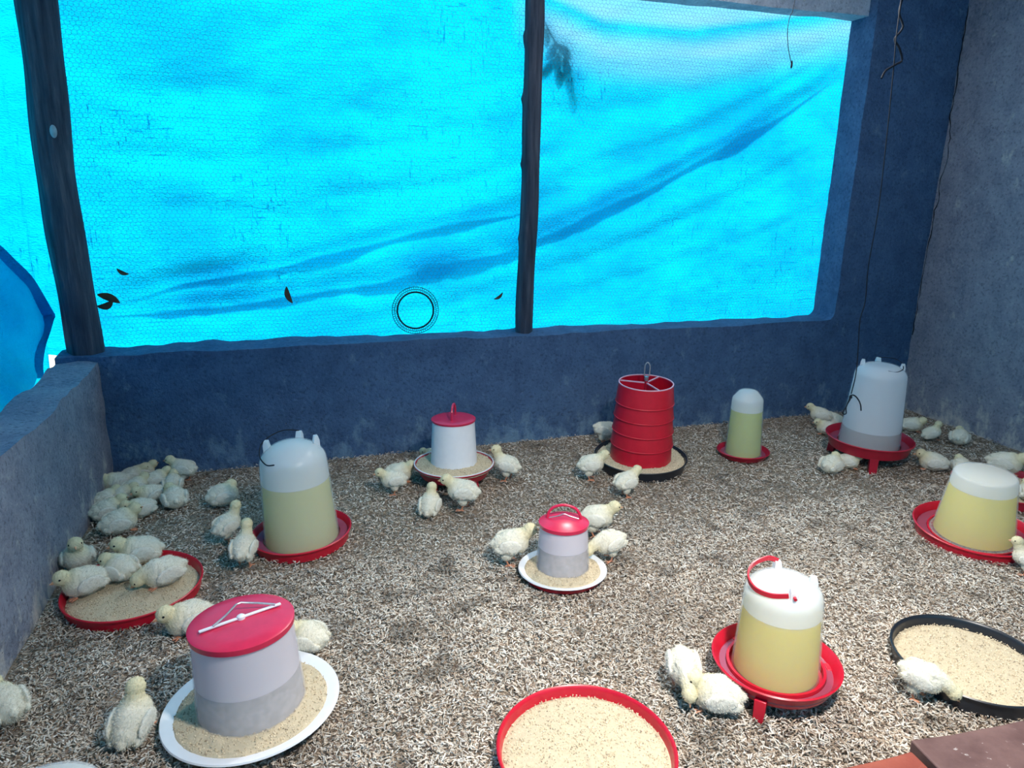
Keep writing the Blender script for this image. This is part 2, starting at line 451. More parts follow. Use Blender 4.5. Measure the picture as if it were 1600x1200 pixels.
# ------------------------------------------------------------------ loose shavings on the floor
def shavings(n, x0, x1, y0, y1, near_bias=1.0, seed=1):
    r = np.random.default_rng(seed)
    x = r.uniform(x0, x1, n); y = y0 + (y1 - y0) * r.random(n) ** near_bias
    L = r.uniform(0.005, 0.016, n) * (0.8 + 0.5 * r.random(n)); W = r.uniform(0.0016, 0.0044, n)
    a = r.uniform(0, 2 * np.pi, n); pitch = r.normal(0, 0.30, n); roll = r.normal(0, 0.45, n)
    curl = r.uniform(-0.2, 0.45, n) * L
    z = 0.002 + r.random(n) ** 1.6 * 0.010
    u = np.stack([np.cos(a) * np.cos(pitch), np.sin(a) * np.cos(pitch), np.sin(pitch)], 1)
    s = np.stack([-np.sin(a), np.cos(a), np.zeros(n)], 1)
    nn = np.cross(u, s)
    w = s * np.cos(roll)[:, None] + nn * np.sin(roll)[:, None]
    c = np.stack([x, y, z], 1)
    V = np.empty((n, 6, 3))
    for i, tt in enumerate((-0.5, 0.0, 0.5)):
        mid = c + u * (L * tt)[:, None] + nn * (curl * (0.25 - tt * tt))[:, None]
        ww = W * (1.0 if i == 1 else 0.65)
        V[:, 2 * i] = mid - w * ww[:, None] / 2; V[:, 2 * i + 1] = mid + w * ww[:, None] / 2
    base = np.arange(n)[:, None] * 6
    F = np.concatenate([base + np.array([0, 1, 3, 2]), base + np.array([2, 3, 5, 4])], 1).reshape(-1, 4)
    pal = np.array([(0.72, 0.64, 0.54), (0.60, 0.50, 0.40), (0.82, 0.77, 0.69), (0.40, 0.30, 0.22), (0.66, 0.60, 0.53), (0.20, 0.14, 0.11), (0.08, 0.06, 0.05), (0.54, 0.50, 0.46)])
    # slow drift of pale and dark patches across the bed
    drift = vnoise(x * 3.1, y * 3.1, 11) * 0.6 + vnoise(x * 11, y * 11, 12) * 0.7
    clump = np.clip(vnoise(x * 17, y * 17, 13) * 1.5 - 0.70, 0, 0.5)
    idx = r.choice(len(pal), n, p=[0.20, 0.19, 0.13, 0.15, 0.15, 0.08, 0.04, 0.06])
    cc = pal[idx] * (0.92 + 0.22 * drift)[:, None] * r.uniform(0.85, 1.12, n)[:, None]
    cc = np.clip(cc * (1 - clump)[:, None], 0.02, 0.85)
    return V.reshape(-1, 3), F, np.repeat(cc, 2, 0)

Va, Fa, Ca = shavings(190000, LEFT + 0.012, RIGHT - 0.012, 0.75, BACK - 0.012, 1.0, 1)
Vb, Fb, Cb = shavings(130000, LEFT + 0.012, 2.75, 0.75, 2.3, 1.0, 2)
o = fast_mesh('wood_shavings', np.concatenate([Va, Vb]), np.concatenate([Fa, Fb + len(Va)]), M_CHIP, None, np.concatenate([Ca, Cb]))
tag(o, 'loose curled wood shavings strewn over the whole pen floor', 'shavings', kind='stuff')

# ------------------------------------------------------------------ tarpaulin over the back opening
TY = BACK + WALL_T + 0.105
FOLDS = [  # (x, z) lines of the pulled folds, reach, depth
    ([(-0.85, 0.74), (-0.44, 0.841), (-0.054, 0.905), (0.447, 1.018), (0.759, 1.092), (1.117, 1.155), (1.251, 1.20), (1.765, 1.40), (2.13, 1.55), (2.6, 1.75)], 0.050, 0.042),
    ([(-0.85, 0.70), (-0.15, 0.745), (0.441, 0.82), (0.757, 0.891), (1.121, 0.966), (1.429, 1.092), (1.781, 1.239), (2.07, 1.382), (2.329, 1.509), (2.666, 1.699), (3.05, 1.93)], 0.058, 0.056),
    ([(1.25, 1.28), (1.765, 1.461), (2.127, 1.582), (2.496, 1.756), (3.0, 2.02)], 0.04, 0.024),
    ([(0.0, 1.20), (0.454, 1.239), (0.76, 1.272), (1.08, 1.361), (1.5, 1.5)], 0.04, 0.022),
    ([(0.2, 0.59), (0.435, 0.632), (0.756, 0.684), (1.09, 0.772), (1.6, 0.93), (2.3, 1.2), (3.0, 1.55)], 0.04, 0.024),
    ([(-0.85, 0.76), (-0.596, 0.845), (-0.411, 0.869), (-0.1, 0.95)], 0.04, 0.022),
    ([(-0.7, 1.17), (-0.3, 1.15), (0.1, 1.13), (0.5, 1.16)], 0.05, 0.020),
    ([(-0.8, 1.62), (-0.2, 1.66), (0.4, 1.60), (1.0, 1.52)], 0.06, 0.022),
    ([(-0.8, 1.40), (-0.3, 1.36), (0.3, 1.43), (0.9, 1.5)], 0.05, 0.02),
    ([(1.3, 0.80), (1.9, 1.02), (2.5, 1.25), (3.05, 1.5)], 0.035, 0.018),
    ([(1.3, 0.68), (2.0, 0.85), (2.6, 1.02), (3.05, 1.2)], 0.035, 0.016),
    ([(1.2, 1.62), (1.8, 1.68), (2.4, 1.84), (3.0, 2.08)], 0.05, 0.022),
]
def fold_z(line, x):
    xs = np.array([p[0] for p in line]); zs = np.array([p[1] for p in line])
    return np.interp(x, xs, zs), np.clip((x - xs[0]) / 0.25, 0, 1) * np.clip((xs[-1] - x) / 0.25, 0, 1)

def tarp_y(x, z):
    d = 0.020 * vnoise(x * 0.9 + 4, z * 1.1, 71) + 0.010 * vnoise(x * 2.6, z * 5.0 - x * 1.6, 72) + 0.0042 * vnoise(x * 7.0, z * 20.0 - x * 6, 73) + 0.0014 * vnoise(x * 28.0, z * 55.0, 74)
    for line, w, a in FOLDS:
        zc, m = fold_z(line, x)
        t = (z - zc + 0.006 * vnoise(x * 7, z * 0 + 1, 75)) / w
        d = d - a * m * np.exp(-t * t) * (1 + 0.35 * vnoise(x * 3.3, z * 0, 76))
    return TY + d

nx, nz = 420, 150
xs = np.linspace(-1.33, 3.14, nx)
V = np.zeros((nx, nz, 3)); glare = np.zeros((nx, nz))
for i, x in enumerate(xs):
    zb = 0.50 + (-0.20 if x < -0.90 else 0.0) + (0.212 if -1.06 < x < -0.972 else 0.0) + 0.008 * math.sin(x * 21)
    z = np.linspace(zb, 2.30, nz)
    V[i, :, 0] = x; V[i, :, 1] = tarp_y(np.full(nz, x), z); V[i, :, 2] = z
    # pale glare painted as a swag along the top of the right half
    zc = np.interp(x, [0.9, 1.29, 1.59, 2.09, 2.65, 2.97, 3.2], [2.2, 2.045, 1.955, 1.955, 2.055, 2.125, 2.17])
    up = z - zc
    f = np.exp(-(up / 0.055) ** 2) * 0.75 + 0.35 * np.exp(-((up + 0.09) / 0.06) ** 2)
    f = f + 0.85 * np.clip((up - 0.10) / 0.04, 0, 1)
    glare[i] = np.clip(f * np.clip((x - 1.1) / 0.25, 0, 1), 0, 0.9) * (0.85 + 0.15 * vnoise(np.full(nz, x) * 5, z * 25, 81))
I = np.arange(nx * nz).reshape(nx, nz)
Fq = np.stack([I[:-1, :-1], I[1:, :-1], I[1:, 1:], I[:-1, 1:]], -1).reshape(-1, 4)
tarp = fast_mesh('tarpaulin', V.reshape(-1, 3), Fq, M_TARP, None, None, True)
at = tarp.data.attributes.new('glare', 'FLOAT', 'POINT'); at.data.foreach_set('value', glare.astype(np.float32).ravel())
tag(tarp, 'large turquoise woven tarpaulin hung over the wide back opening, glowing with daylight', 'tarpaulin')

def pleat(line, width, seed, parent):
    """doubled cloth of a fold, a loose layer lying behind the sheet"""
    x0, x1 = line[0][0], line[-1][0]
    n = int((x1 - x0) / 0.02)
    x = np.linspace(x0, x1, n); zc, _ = fold_z(line, x)
    taper = np.clip((x - x0) / 0.5, 0.0, 1) * np.clip((x1 - x) / 0.5, 0.0, 1)
    w = width * taper * (1 + 0.45 * vnoise(x * 3.7, x * 0, seed) + 0.25 * vnoise(x * 19, x * 0 + 5, seed)) + 0.0003
    zc = zc + 0.010 * vnoise(x * 4.1, x * 0 + 3, seed)
    rows = []
    for t in (-0.5, -0.2, 0.2, 0.5):
        z = zc + t * w
        rows.append(np.stack([x, tarp_y(x, z) + 0.050, z], 1))
    Vp = np.stack(rows, 1)
    Ip = np.arange(n * 4).reshape(n, 4)
    Fp = np.stack([Ip[:-1, :-1], Ip[1:, :-1], Ip[1:, 1:], Ip[:-1, 1:]], -1).reshape(-1, 4)
    return fast_mesh('fold', Vp.reshape(-1, 3), Fp, M_TARP, parent, None, True)
pleat([(-0.80, 0.745), (-0.44, 0.835), (-0.054, 0.90), (0.447, 1.013), (0.759, 1.087), (1.117, 1.15), (1.35, 1.23)], 0.052, 1, tarp)
pleat([(-0.80, 0.70), (-0.15, 0.74), (0.441, 0.815), (0.757, 0.886), (1.121, 0.961), (1.429, 1.087), (1.781, 1.234), (2.07, 1.377), (2.329, 1.504), (2.666, 1.694), (3.05, 1.925)], 0.078, 2, tarp)

# the same sheeting closes the opening behind the visitor
nxx, nz2 = 160, 40
V = np.zeros((nxx, nz2, 3))
for i, x in enumerate(np.linspace(LEFT - 0.6, RIGHT + 0.1, nxx)):
    z = np.linspace(SILL - 0.05, 2.40, nz2)
    V[i, :, 0] = x; V[i, :, 1] = FRONT - 0.17 + 0.02 * vnoise(np.full(nz2, x) * 1.2, z * 1.4, 191) + 0.006 * vnoise(np.full(nz2, x) * 5, z * 9, 192); V[i, :, 2] = z
I = np.arange(nxx * nz2).reshape(nxx, nz2)
Fq = np.stack([I[:-1, :-1], I[1:, :-1], I[1:, 1:], I[:-1, 1:]], -1).reshape(-1, 4)
fr = fast_mesh('tarpaulin', V.reshape(-1, 3), Fq, M_TARP, None, None, True)
tag(fr, 'turquoise tarpaulin closing the front opening behind the viewer', 'tarpaulin')

# outer sheet that runs on round the corner, and the slack side flap over the left wall
nyy, nz2 = 150, 40
ys = np.linspace(FRONT - 0.1, TY + 0.02, nyy)
V = np.zeros((nyy, nz2, 3))
for i, y in enumerate(ys):
    z = np.linspace(0.35, 2.40, nz2)
    V[i, :, 0] = -1.34 + 0.02 * vnoise(np.full(nz2, y) * 1.3, z * 1.4, 91) + 0.006 * vnoise(np.full(nz2, y) * 5, z * 9, 92); V[i, :, 1] = y; V[i, :, 2] = z
I = np.arange(nyy * nz2).reshape(nyy, nz2)
Fq = np.stack([I[:-1, :-1], I[1:, :-1], I[1:, 1:], I[:-1, 1:]], -1).reshape(-1, 4)
side = fast_mesh('tarpaulin', V.reshape(-1, 3), Fq, M_TARP, None, None, True)
tag(side, 'turquoise outer tarpaulin running on beyond the left corner post', 'tarpaulin')

FY = [FRONT, 0.6, 1.4, 2.2, 2.7, 2.94, 3.02, 3.15, 3.29, 3.38, 3.44, 3.47]
FT = [2.05, 1.95, 1.75, 1.42, 1.16, 1.066, 1.055, 0.985, 0.905, 0.82, 0.755, 0.720]
FB = [0.46, 0.46, 0.46, 0.46, 0.46, 0.46, 0.46, 0.46, 0.57, 0.655, 0.690, 0.712]
nyy, nz2 = 170, 40
ys = np.linspace(FRONT, 3.465, nyy)
V = np.zeros((nyy, nz2, 3))
for i, y in enumerate(ys):
    z = np.linspace(np.interp(y, FY, FB), np.interp(y, FY, FT), nz2)
    yy = np.full(nz2, y)
    bulge = 0.05 * np.sin(np.clip((z - 0.5) / 0.6, 0, 1) * math.pi) * np.clip((3.3 - y) / 0.5, 0, 1)
    V[i, :, 0] = -0.985 - bulge + 0.020 * vnoise(yy * 3 + z * 6, z * 3, 95) + 0.009 * vnoise(yy * 9 + z * 14, z * 4, 96)
    V[i, :, 1] = y; V[i, :, 2] = z
I = np.arange(nyy * nz2).reshape(nyy, nz2)
Fq = np.stack([I[:-1, :-1], I[1:, :-1], I[1:, 1:], I[:-1, 1:]], -1).reshape(-1, 4)
flap = fast_mesh('tarpaulin_flap', V.reshape(-1, 3), Fq, M_TARP, None, None, True)
tag(flap, 'slack turquoise flap with dark gathered edge hanging over the left wall by the corner post', 'tarpaulin')
# gathered hem: several layers of cloth rolled along the sloping edge
hem = []
for y, z in zip(FY[4:], FT[4:]): hem.append((-0.992, y, z - 0.012))
hem = smooth_path(hem, 8)
MB().tube(hem, [0.010 + 0.020 * i / len(hem) for i in range(len(hem))], 10).build('hem', M_TARP, flap)
hem2 = smooth_path([(-0.985, 3.45, 0.71), (-0.985, 3.37, 0.66), (-0.985, 3.30, 0.62), (-0.985, 3.245, 0.56), (-0.985, 3.235, 0.50)], 8)
MB().tube(hem2, [0.024 - 0.012 * i / len(hem2) for i in range(len(hem2))], 10).build('hem', M_TARP, flap)

# ------------------------------------------------------------------ posts
def post(x, y, z0, z1, r, label, wob, seed, knots):
    rr = random.Random(seed); mb = MB(); seg = 22; n = 60
    v, f = [], []
    for i in range(n + 1):
        t = i / n; z = z0 + (z1 - z0) * t
        cx = x + wob[0] * math.sin(t * 4.2 + seed) + wob[1] * math.sin(t * 11 + seed * 2)
        cy = y + 0.4 * wob[0] * math.cos(t * 5 + seed)
        for k in range(seg):
            a = 2 * math.pi * k / seg
            q = r * (1 + 0.05 * math.sin(3 * a + 2 * t) + 0.035 * math.sin(7 * a + seed) + 0.03 * math.sin(t * 23 + a * 2))
            for kt, ka, kr in knots: q += kr * math.exp(-((t - kt) / 0.014) ** 2 - ((math.remainder(a - ka, 2 * math.pi)) / 0.45) ** 2)
            v.append((cx + q * math.cos(a), cy + q * math.sin(a), z))
    for i in range(n):
        for k in range(seg):
            k2 = (k + 1) % seg
            f.append((i * seg + k, i * seg + k2, (i + 1) * seg + k2, (i + 1) * seg + k))
    f.append(tuple(range(seg - 1, -1, -1))); f.append(tuple(n * seg + k for k in range(seg)))
    o = mb.add(v, f).build('wooden_post', M_POST)
    tag(o, label, 'post'); return o
pl = post(-0.855, BACK + 0.095, SILL - 0.03, 2.155, 0.070, 'thick dark round timber post standing in the left corner on the low wall', (0.014, 0.003), 3, [(0.55, -1.0, 0.006)])
kn = MB().lathe([(0, 0.004), (0.009, 0.003), (0.013, 0)], 16)
k_o = kn.build('knot', mat_simple('cut_branch_wood', (0.42, 0.42, 0.45), 0.8), pl)
k_o.location = (-0.838, BACK + 0.0245, 1.455); k_o.rotation_euler = (math.pi / 2, 0, 0); k_o.scale = (1, 1.9, 1)
k_o['label'] = 'pale oval branch scar'
post(1.145, BACK + 0.095, SILL - 0.015, 2.155, 0.044, 'slim dark timber post dividing the tarpaulin in the middle of the back wall', (0.007, 0.003), 5, [(0.86, 3.3, 0.013), (0.70, 3.0, 0.010), (0.52, 3.2, 0.010), (0.30, 3.1, 0.008)])

# ------------------------------------------------------------------ hexagonal wire netting in front of the tarpaulin
def hexnet(x0, x1, z0, z1, s, y, r):
    P0, P1 = [], []
    w = s * math.sqrt(3)
    rows = int((z1 - z0) / (1.5 * s)) + 1; cols = int((x1 - x0) / w) + 1
    for j in range(rows):
        for i in range(cols):
            cx = x0 + i * w + (w / 2 if j % 2 else 0); cz = z0 + j * 1.5 * s
            c = [(cx + s * math.sin(math.pi / 3 * k), cz + s * math.cos(math.pi / 3 * k)) for k in range(6)]
            for a, b in ((0, 1), (1, 2), (5, 0)):
                P0.append(c[a]); P1.append(c[b])
    P0 = np.array(P0); P1 = np.array(P1)
    def pt(p):
        jx = 0.0018 * vnoise(p[:, 0] * 40, p[:, 1] * 40, 5); jz = 0.0018 * vnoise(p[:, 0] * 40, p[:, 1] * 40, 6)
        sag = 0.010 * vnoise(p[:, 0] * 1.7, p[:, 1] * 1.7, 7)
        return np.stack([p[:, 0] + jx + sag, y + 0.005 * vnoise(p[:, 0] * 1.5, p[:, 1] * 2, 8), p[:, 1] + jz + sag], 1)
    A, B = pt(P0), pt(P1)
    d = B - A; d /= np.linalg.norm(d, axis=1)[:, None]
    u = np.cross(d, np.array([0, 1.0, 0])); n = np.tile([0, 1.0, 0], (len(d), 1))
    Vn = np.empty((len(A), 6, 3))
    for k in range(3):
        a = 2 * math.pi * k / 3
        off = r * (math.cos(a) * u + math.sin(a) * n)
        Vn[:, k] = A + off; Vn[:, 3 + k] = B + off
    b = np.arange(len(A))[:, None] * 6
    Fn = np.concatenate([b + np.array([k, (k + 1) % 3, 3 + (k + 1) % 3, 3 + k]) for k in range(3)], 1).reshape(-1, 4)
    return Vn.reshape(-1, 3), Fn
Vn, Fn = hexnet(-0.93, 2.97, SILL + 0.004, 2.15, 0.0115, BACK + WALL_T - 0.008, 0.0006)
o = fast_mesh('wire_netting', Vn, Fn, M_NET)
tag(o, 'fine hexagonal wire netting stretched across the back opening before the tarpaulin', 'netting')

# ------------------------------------------------------------------ poultry drinkers and feeders
def facing(x, y, deg):
    """world angle of a direction given as seen from the visitor: 0 right, 90 away, 180 left, 270 towards"""
    return math.radians(deg) - math.atan2(x, y)

def pan_profile(rb, rr, h, wall=0.004, floor=0.008, foot=0.0):
    return [(0, foot), (rb * 0.93, foot), (rb, foot + 0.004), (rr - 0.004, foot + h - 0.005), (rr + 0.002, foot + h - 0.004), (rr + 0.003, foot + h), (rr - 0.001, foot + h + 0.0025),
            (rr - wall - 0.002, foot + h - 0.002), (rb - wall - 0.002, foot + floor + 0.003), (rb * 0.9, foot + floor), (0, foot + floor)]

def lug(root, ang, r, z, h, mat, w=0.022):
    rot = Matrix.Rotation(ang, 3, 'Z')
    mb = MB()
    prof = [(-0.016, -0.035), (0.010, -0.035), (0.010, h * 0.5), (0.006, h), (-0.008, h), (-0.012, h * 0.3)]
    for s in (-1, 1):
        pass
    v = [rot @ Vector((r + px, s * w / 2 * (1.0 if pz < h * 0.7 else 0.72), z + pz)) for s in (-1, 1) for px, pz in prof]
    n = len(prof)
    f = [tuple(range(n))[::-1], tuple(range(n, 2 * n))] + [(i, (i + 1) % n, n + (i + 1) % n, n + i) for i in range(n)]
    mb.add(v, f)
    return mb.build('lug', mat, root, True, 0.002)

def shell(prof_out, t=0.002):
    inn = [(max(r - t, 0), z - (t if i == len(prof_out) - 1 else 0)) for i, (r, z) in enumerate(prof_out)]
    return prof_out + inn[::-1]

def dome_profile(rb, rs, z0, zs, zt, flange=0.0, n=10, flat=0.0):
    p = []
    if flange: p += [(rb + flange, z0 - 0.003), (rb + flange, z0 + 0.003), (rb + 0.003, z0 + 0.005)]
    p.append((rb, z0))
    for k in range(1, 6): p.append((rb + (rs - rb) * k / 5, z0 + (zs - z0) * k / 5))
    r1 = rs * flat
    for k in range(1, n + 1):
        a = math.pi / 2 * k / n
        p.append((r1 + (rs - r1) * math.cos(a), zs + (zt - zs) * math.sin(a)))
    if r1 > 0: p.append((0, zt + 0.001))
    else: p[-1] = (0, zt)
    return p

def fill_profile(rb, rs, z0, zs, level, gap=0.004):
    """contents up to a level inside a tapering wall"""
    rl = rb + (rs - rb) * (level - z0) / (zs - z0)
    return [(0, z0), (rb - gap, z0), (rl - gap, level - 0.001), (rl - gap - 0.001, level), (0, level)]

def film(root, prof, level, gap, mat, name='added_dry_lining'):
    """added milky lining above the contents, standing in for light scattered by the wall"""
    q = []
    for (r0, z0), (r1, z1) in zip(prof, prof[1:]):
        if z1 <= level: continue
        if z0 < level: q.append((r0 + (r1 - r0) * (level - z0) / (z1 - z0) - gap, level))
        elif not q: q.append((max(r0 - gap, 0), z0))
        q.append((max(r1 - gap, 0), z1 - gap * (1 if r1 < prof[0][0] * 0.8 else 0)))
    MB().lathe(q, 64).build(name, mat, root)

def legs(root, x, y, n, r, z_top, mat, a_deg, size=0.03, splay=0.012):
    for k in range(n):
        a = facing(x, y, a_deg) + 2 * math.pi * k / n
        rot = Matrix.Rotation(a, 3, 'Z')
        mb = MB(); v = []
        for z, s, off in ((0.0, size * 0.92, splay), (0.006, size, splay), (z_top, size * 1.15, 0.0)):
            for px, py in ((-0.5, -0.5), (0.5, -0.5), (0.5, 0.5), (-0.5, 0.5)):
                v.append(rot @ Vector((r + off + px * s, py * s, z)))
        f = [(3, 2, 1, 0), (8, 9, 10, 11)] + [(b + i, b + (i + 1) % 4, b + 4 + (i + 1) % 4, b + 4 + i) for b in (0, 4) for i in range(4)]
        mb.add(v, f).build('leg', mat, root, True, 0.002)

def trough_water(root, r_in, r_out, z, mat):
    MB().lathe([(r_in, z - 0.004), (r_out, z - 0.004), (r_out, z), (r_in, z), (r_in, z - 0.004)], 56).build('trough_water', mat, root)

def wire_handle(root, pts, r, mat, name='handle'):
    return MB().tube(smooth_path(pts, 7), r, 8).build(name, mat, root)

t = NT('trough_water'); M_TROUGH = t.done(t.principled((0.30, 0.06, 0.10), 0.06, None, 0.7))

# --- big milky drinker with thin wire handle, left
x, y = -0.012, 2.523
d = thing('poultry_drinker', (x, y, 0), 'big milky dome drinker with thin dark wire handle in low red pan, left', 'drinker', (-0.043, -0.012), group='poultry drinkers')
MB().lathe(pan_profile(0.168, 0.178, 0.045)).build('pan', M_RED, d)
MB().lathe(shell(dome_profile(0.135, 0.118, 0.014, 0.318, 0.398, 0.0, 10)), 64).build('reservoir', M_MILKY, d)
MB().lathe(fill_profile(0.133, 0.116, 0.016, 0.318, 0.252), 64).build('water', M_WATER_PALE, d)
film(d, dome_profile(0.135, 0.118, 0.014, 0.318, 0.398, 0.0, 10), 0.253, 0.0032, M_FILM)
trough_water(d, 0.138, 0.165, 0.024, M_TROUGH)
la = [facing(x, y, a) for a in (165, 70, 10)]
for a in la: lug(d, a, 0.088, 0.368, 0.034, M_FILM, 0.026)
pL = lambda a, r, z: (r * math.cos(a), r * math.sin(a), z)
f_ = facing(x, y, 250)
wire_handle(d, [pL(la[1], 0.092, 0.402), pL(facing(x, y, 105), 0.078, 0.414), pL(facing(x, y, 140), 0.090, 0.405), pL(facing(x, y, 170), 0.105, 0.388), pL(facing(x, y, 195), 0.112, 0.362), pL(facing(x, y, 218), 0.112, 0.346), pL(facing(x, y, 235), 0.108, 0.350)], 0.0022, M_WIRE)

# --- feeder on red legs near the back wall
def lid_profile(r, z, rise, rim=0.008):
    return [(0, z - 0.004), (r - 0.003, z - 0.006), (r - 0.002, z - rim), (r + 0.003, z - rim), (r + 0.004, z), (r - 0.002, z + 0.003), (r * 0.7, z + 0.003 + rise * 0.55), (r * 0.35, z + 0.003 + rise * 0.9), (0, z + 0.003 + rise)]

def feed_ring(root, r_in, r_out, z, seed, slope=0.006, dens=26000):
    """granular mash lying in the pan around the hopper: an uneven surface with loose grains"""
    r_ = np.random.default_rng(seed)
    nr_, na = 12, 90
    R_, A_ = np.meshgrid(np.linspace(r_in, r_out, nr_), np.linspace(0, 2 * np.pi, na, endpoint=False), indexing='ij')
    Xf, Yf = R_ * np.cos(A_), R_ * np.sin(A_)
    Zf = z + slope * (r_out - R_) / max(r_out - r_in, 1e-3) + 0.0025 * vnoise(Xf * 40, Yf * 40, seed) + 0.002 * vnoise(Xf * 110, Yf * 110, seed + 1)
    Zf[-1] = z - 0.006
    Vs = np.stack([Xf.ravel(), Yf.ravel(), Zf.ravel()], 1)
    I = np.arange(nr_ * na).reshape(nr_, na); J = np.roll(I, -1, 1)
    Fs = np.stack([I[:-1], I[1:], J[1:], J[:-1]], -1).reshape(-1, 4)
    pal = np.array([(0.62, 0.52, 0.36), (0.72, 0.62, 0.45), (0.50, 0.40, 0.27), (0.36, 0.29, 0.21)])
    cs = np.tile((0.56, 0.47, 0.33), (len(Fs), 1)) * r_.uniform(0.97, 1.03, (len(Fs), 1))
    n = int(dens * math.pi * (r_out ** 2 - r_in ** 2))
    rr = np.sqrt(r_.uniform(r_in ** 2, (r_out - 0.004) ** 2, n)); aa = r_.uniform(0, 2 * np.pi, n)
    gx, gy = rr * np.cos(aa), rr * np.sin(aa)
    gz = z + slope * (r_out - rr) / max(r_out - r_in, 1e-3) + 0.0025 * vnoise(gx * 40, gy * 40, seed) + r_.uniform(0.0, 0.0025, n)
    s = r_.uniform(0.0014, 0.0032, n)
    ang = r_.uniform(0, 2 * np.pi, n)
    Vg = np.empty((n, 4, 3))
    for k in range(3):
        Vg[:, k, 0] = gx + s * np.cos(ang + 2.094 * k) * (1.3 if k == 0 else 0.8); Vg[:, k, 1] = gy + s * np.sin(ang + 2.094 * k) * (1.3 if k == 0 else 0.8); Vg[:, k, 2] = gz - 0.001
    Vg[:, 3, 0] = gx; Vg[:, 3, 1] = gy; Vg[:, 3, 2] = gz + s * 0.9
    b = np.arange(n)[:, None] * 4 + len(Vs)
    # quads with a repeated corner are avoided: grains are stored as 4-gons over the pyramid sides
    Fg = np.concatenate([b + np.array([0, 1, 2, 3]), b + np.array([0, 1, 3, 2])], 1).reshape(-1, 4)
    Fg = np.concatenate([b + np.array([0, 1, 3]), b + np.array([1, 2, 3]), b + np.array([2, 0, 3])], 1).reshape(-1, 3)
    cg = np.repeat(pal[r_.choice(4, n, p=[0.35, 0.35, 0.2, 0.1])] * r_.uniform(0.85, 1.1, (n, 1)), 3, 0)
    Ft = np.concatenate([Fs[:, [0, 1, 2]], Fs[:, [0, 2, 3]]]); ct = np.concatenate([cs, cs])
    return np.concatenate([Vs, Vg.reshape(-1, 3)]), np.concatenate([Ft, Fg]), np.concatenate([ct, cg])

def feed_part(root, r_in, r_out, z, seed, slope=0.006):
    Vf, Ff, Cf = feed_ring(root, r_in, r_out, z, seed, slope)
    o = fast_mesh('feed', Vf, Ff, M_FEED, root, Cf); o['kind'] = 'stuff'; return o

x, y = 0.648, 2.896
d = thing('poultry_feeder', (x, y, 0), 'white hopper feeder with flat red lid on a legged red pan near the back wall', 'feeder', (-0.003, 0.02), group='poultry feeders')
MB().lathe(pan_profile(0.148, 0.175, 0.052, foot=0.043)).build('pan', M_RED_DARK, d)
MB().lathe([(0.1715, 0.0955), (0.1765, 0.0955), (0.1765, 0.099), (0.1715, 0.099), (0.1715, 0.0955)]).build('rim', M_WHITE, d)
legs(d, x, y, 4, 0.115, 0.062, M_RED_DARK, 225, 0.026)
MB().lathe(shell([(0.104, 0.060), (0.102, 0.10), (0.092, 0.294)])).build('hopper', M_WHITE, d)
MB().lathe(lid_profile(0.0925, 0.300, 0.002)).build('lid', M_PINK, d)
a = facing(x, y, 80)
hp = [(0.045 * math.cos(a) * s, 0.045 * math.sin(a) * s, 0.302 + h) for s, h in ((-1, 0), (-0.95, 0.03), (-0.6, 0.055), (0, 0.062), (0.6, 0.055), (0.95, 0.03), (1, 0))]
MB().tube(smooth_path(hp, 5), 0.005, 8).build('handle', M_PINK, d)
feed_part(d, 0.100, 0.172, 0.090, 21, 0.012)

# --- open red feeder of stacked rings in a black pan
x, y = 1.548, 2.867
d = thing('poultry_feeder', (x, y, 0), 'tall open red feeder of stacked rings with wire hook in a black pan', 'feeder', (-0.012, -0.038), group='poultry feeders')
MB().lathe(pan_profile(0.205, 0.216, 0.055)).build('pan', M_BLACK, d)
prof = []
zz = [0.040, 0.122, 0.190, 0.258, 0.326, 0.416]
rr = lambda z: 0.144 + (0.125 - 0.144) * (z - 0.05) / 0.366
for i in range(5):
    prof += [(rr(zz[i]) + 0.0045 * (1 if i else 0), zz[i] + 0.001), (rr(zz[i]) + 0.004 * (1 if i else 0), zz[i] + 0.010), (rr(zz[i + 1]) - 0.0005, zz[i + 1])]
MB().lathe(shell(prof, 0.003), 64).build('hopper', M_RED, d)
for z_ in zz[1:5]:
    R_ = rr(z_) + 0.0035
    MB().lathe([(R_, z_ - 0.002), (R_ + 0.003, z_ - 0.001), (R_ + 0.003, z_ + 0.002), (R_, z_ + 0.004), (R_, z_ - 0.002)], 64).build('ridge', M_RED, d)
MB().lathe([(0.1212, 0.4145), (0.1262, 0.4145), (0.1262, 0.4185), (0.1212, 0.4185), (0.1212, 0.4145)], 64).build('rim', mat_plastic('pink_edge_plastic', (0.80, 0.42, 0.50), 0.3), d)
for k, deg in enumerate((175, 62, 300)):
    a = facing(x, y, deg); rot = Matrix.Rotation(a, 3, 'Z')
    MB().box(rot @ Vector((0.061, 0, 0.300)), (0.118, 0.004, 0.226), rot).build('divider', M_RED, d, False)
    MB().box(rot @ Vector((0.061, 0, 0.4155)), (0.118, 0.0055, 0.005), rot).build('divider_edge', bpy.data.materials['pink_edge_plastic'], d, False)
MB().tube([(0, 0, 0.19), (0, 0, 0.425)], 0.008, 12).build('stem', M_RED_DARK, d)
a = facing(x, y, 0); ca, sa = math.cos(a), math.sin(a)
hk = [(0, 0, 0.415), (0.003, 0, 0.440), (-0.010, 0, 0.447), (-0.011, 0, 0.475), (-0.010, 0, 0.500), (0, 0, 0.513), (0.011, 0, 0.500), (0.012, 0, 0.470), (0.010, 0, 0.448), (-0.002, 0, 0.440), (0.004, 0, 0.434)]
MB().tube(smooth_path([(p[0] * ca, p[0] * sa, p[2]) for p in hk], 5), 0.0026, 8).build('hook', M_ZINC, d)
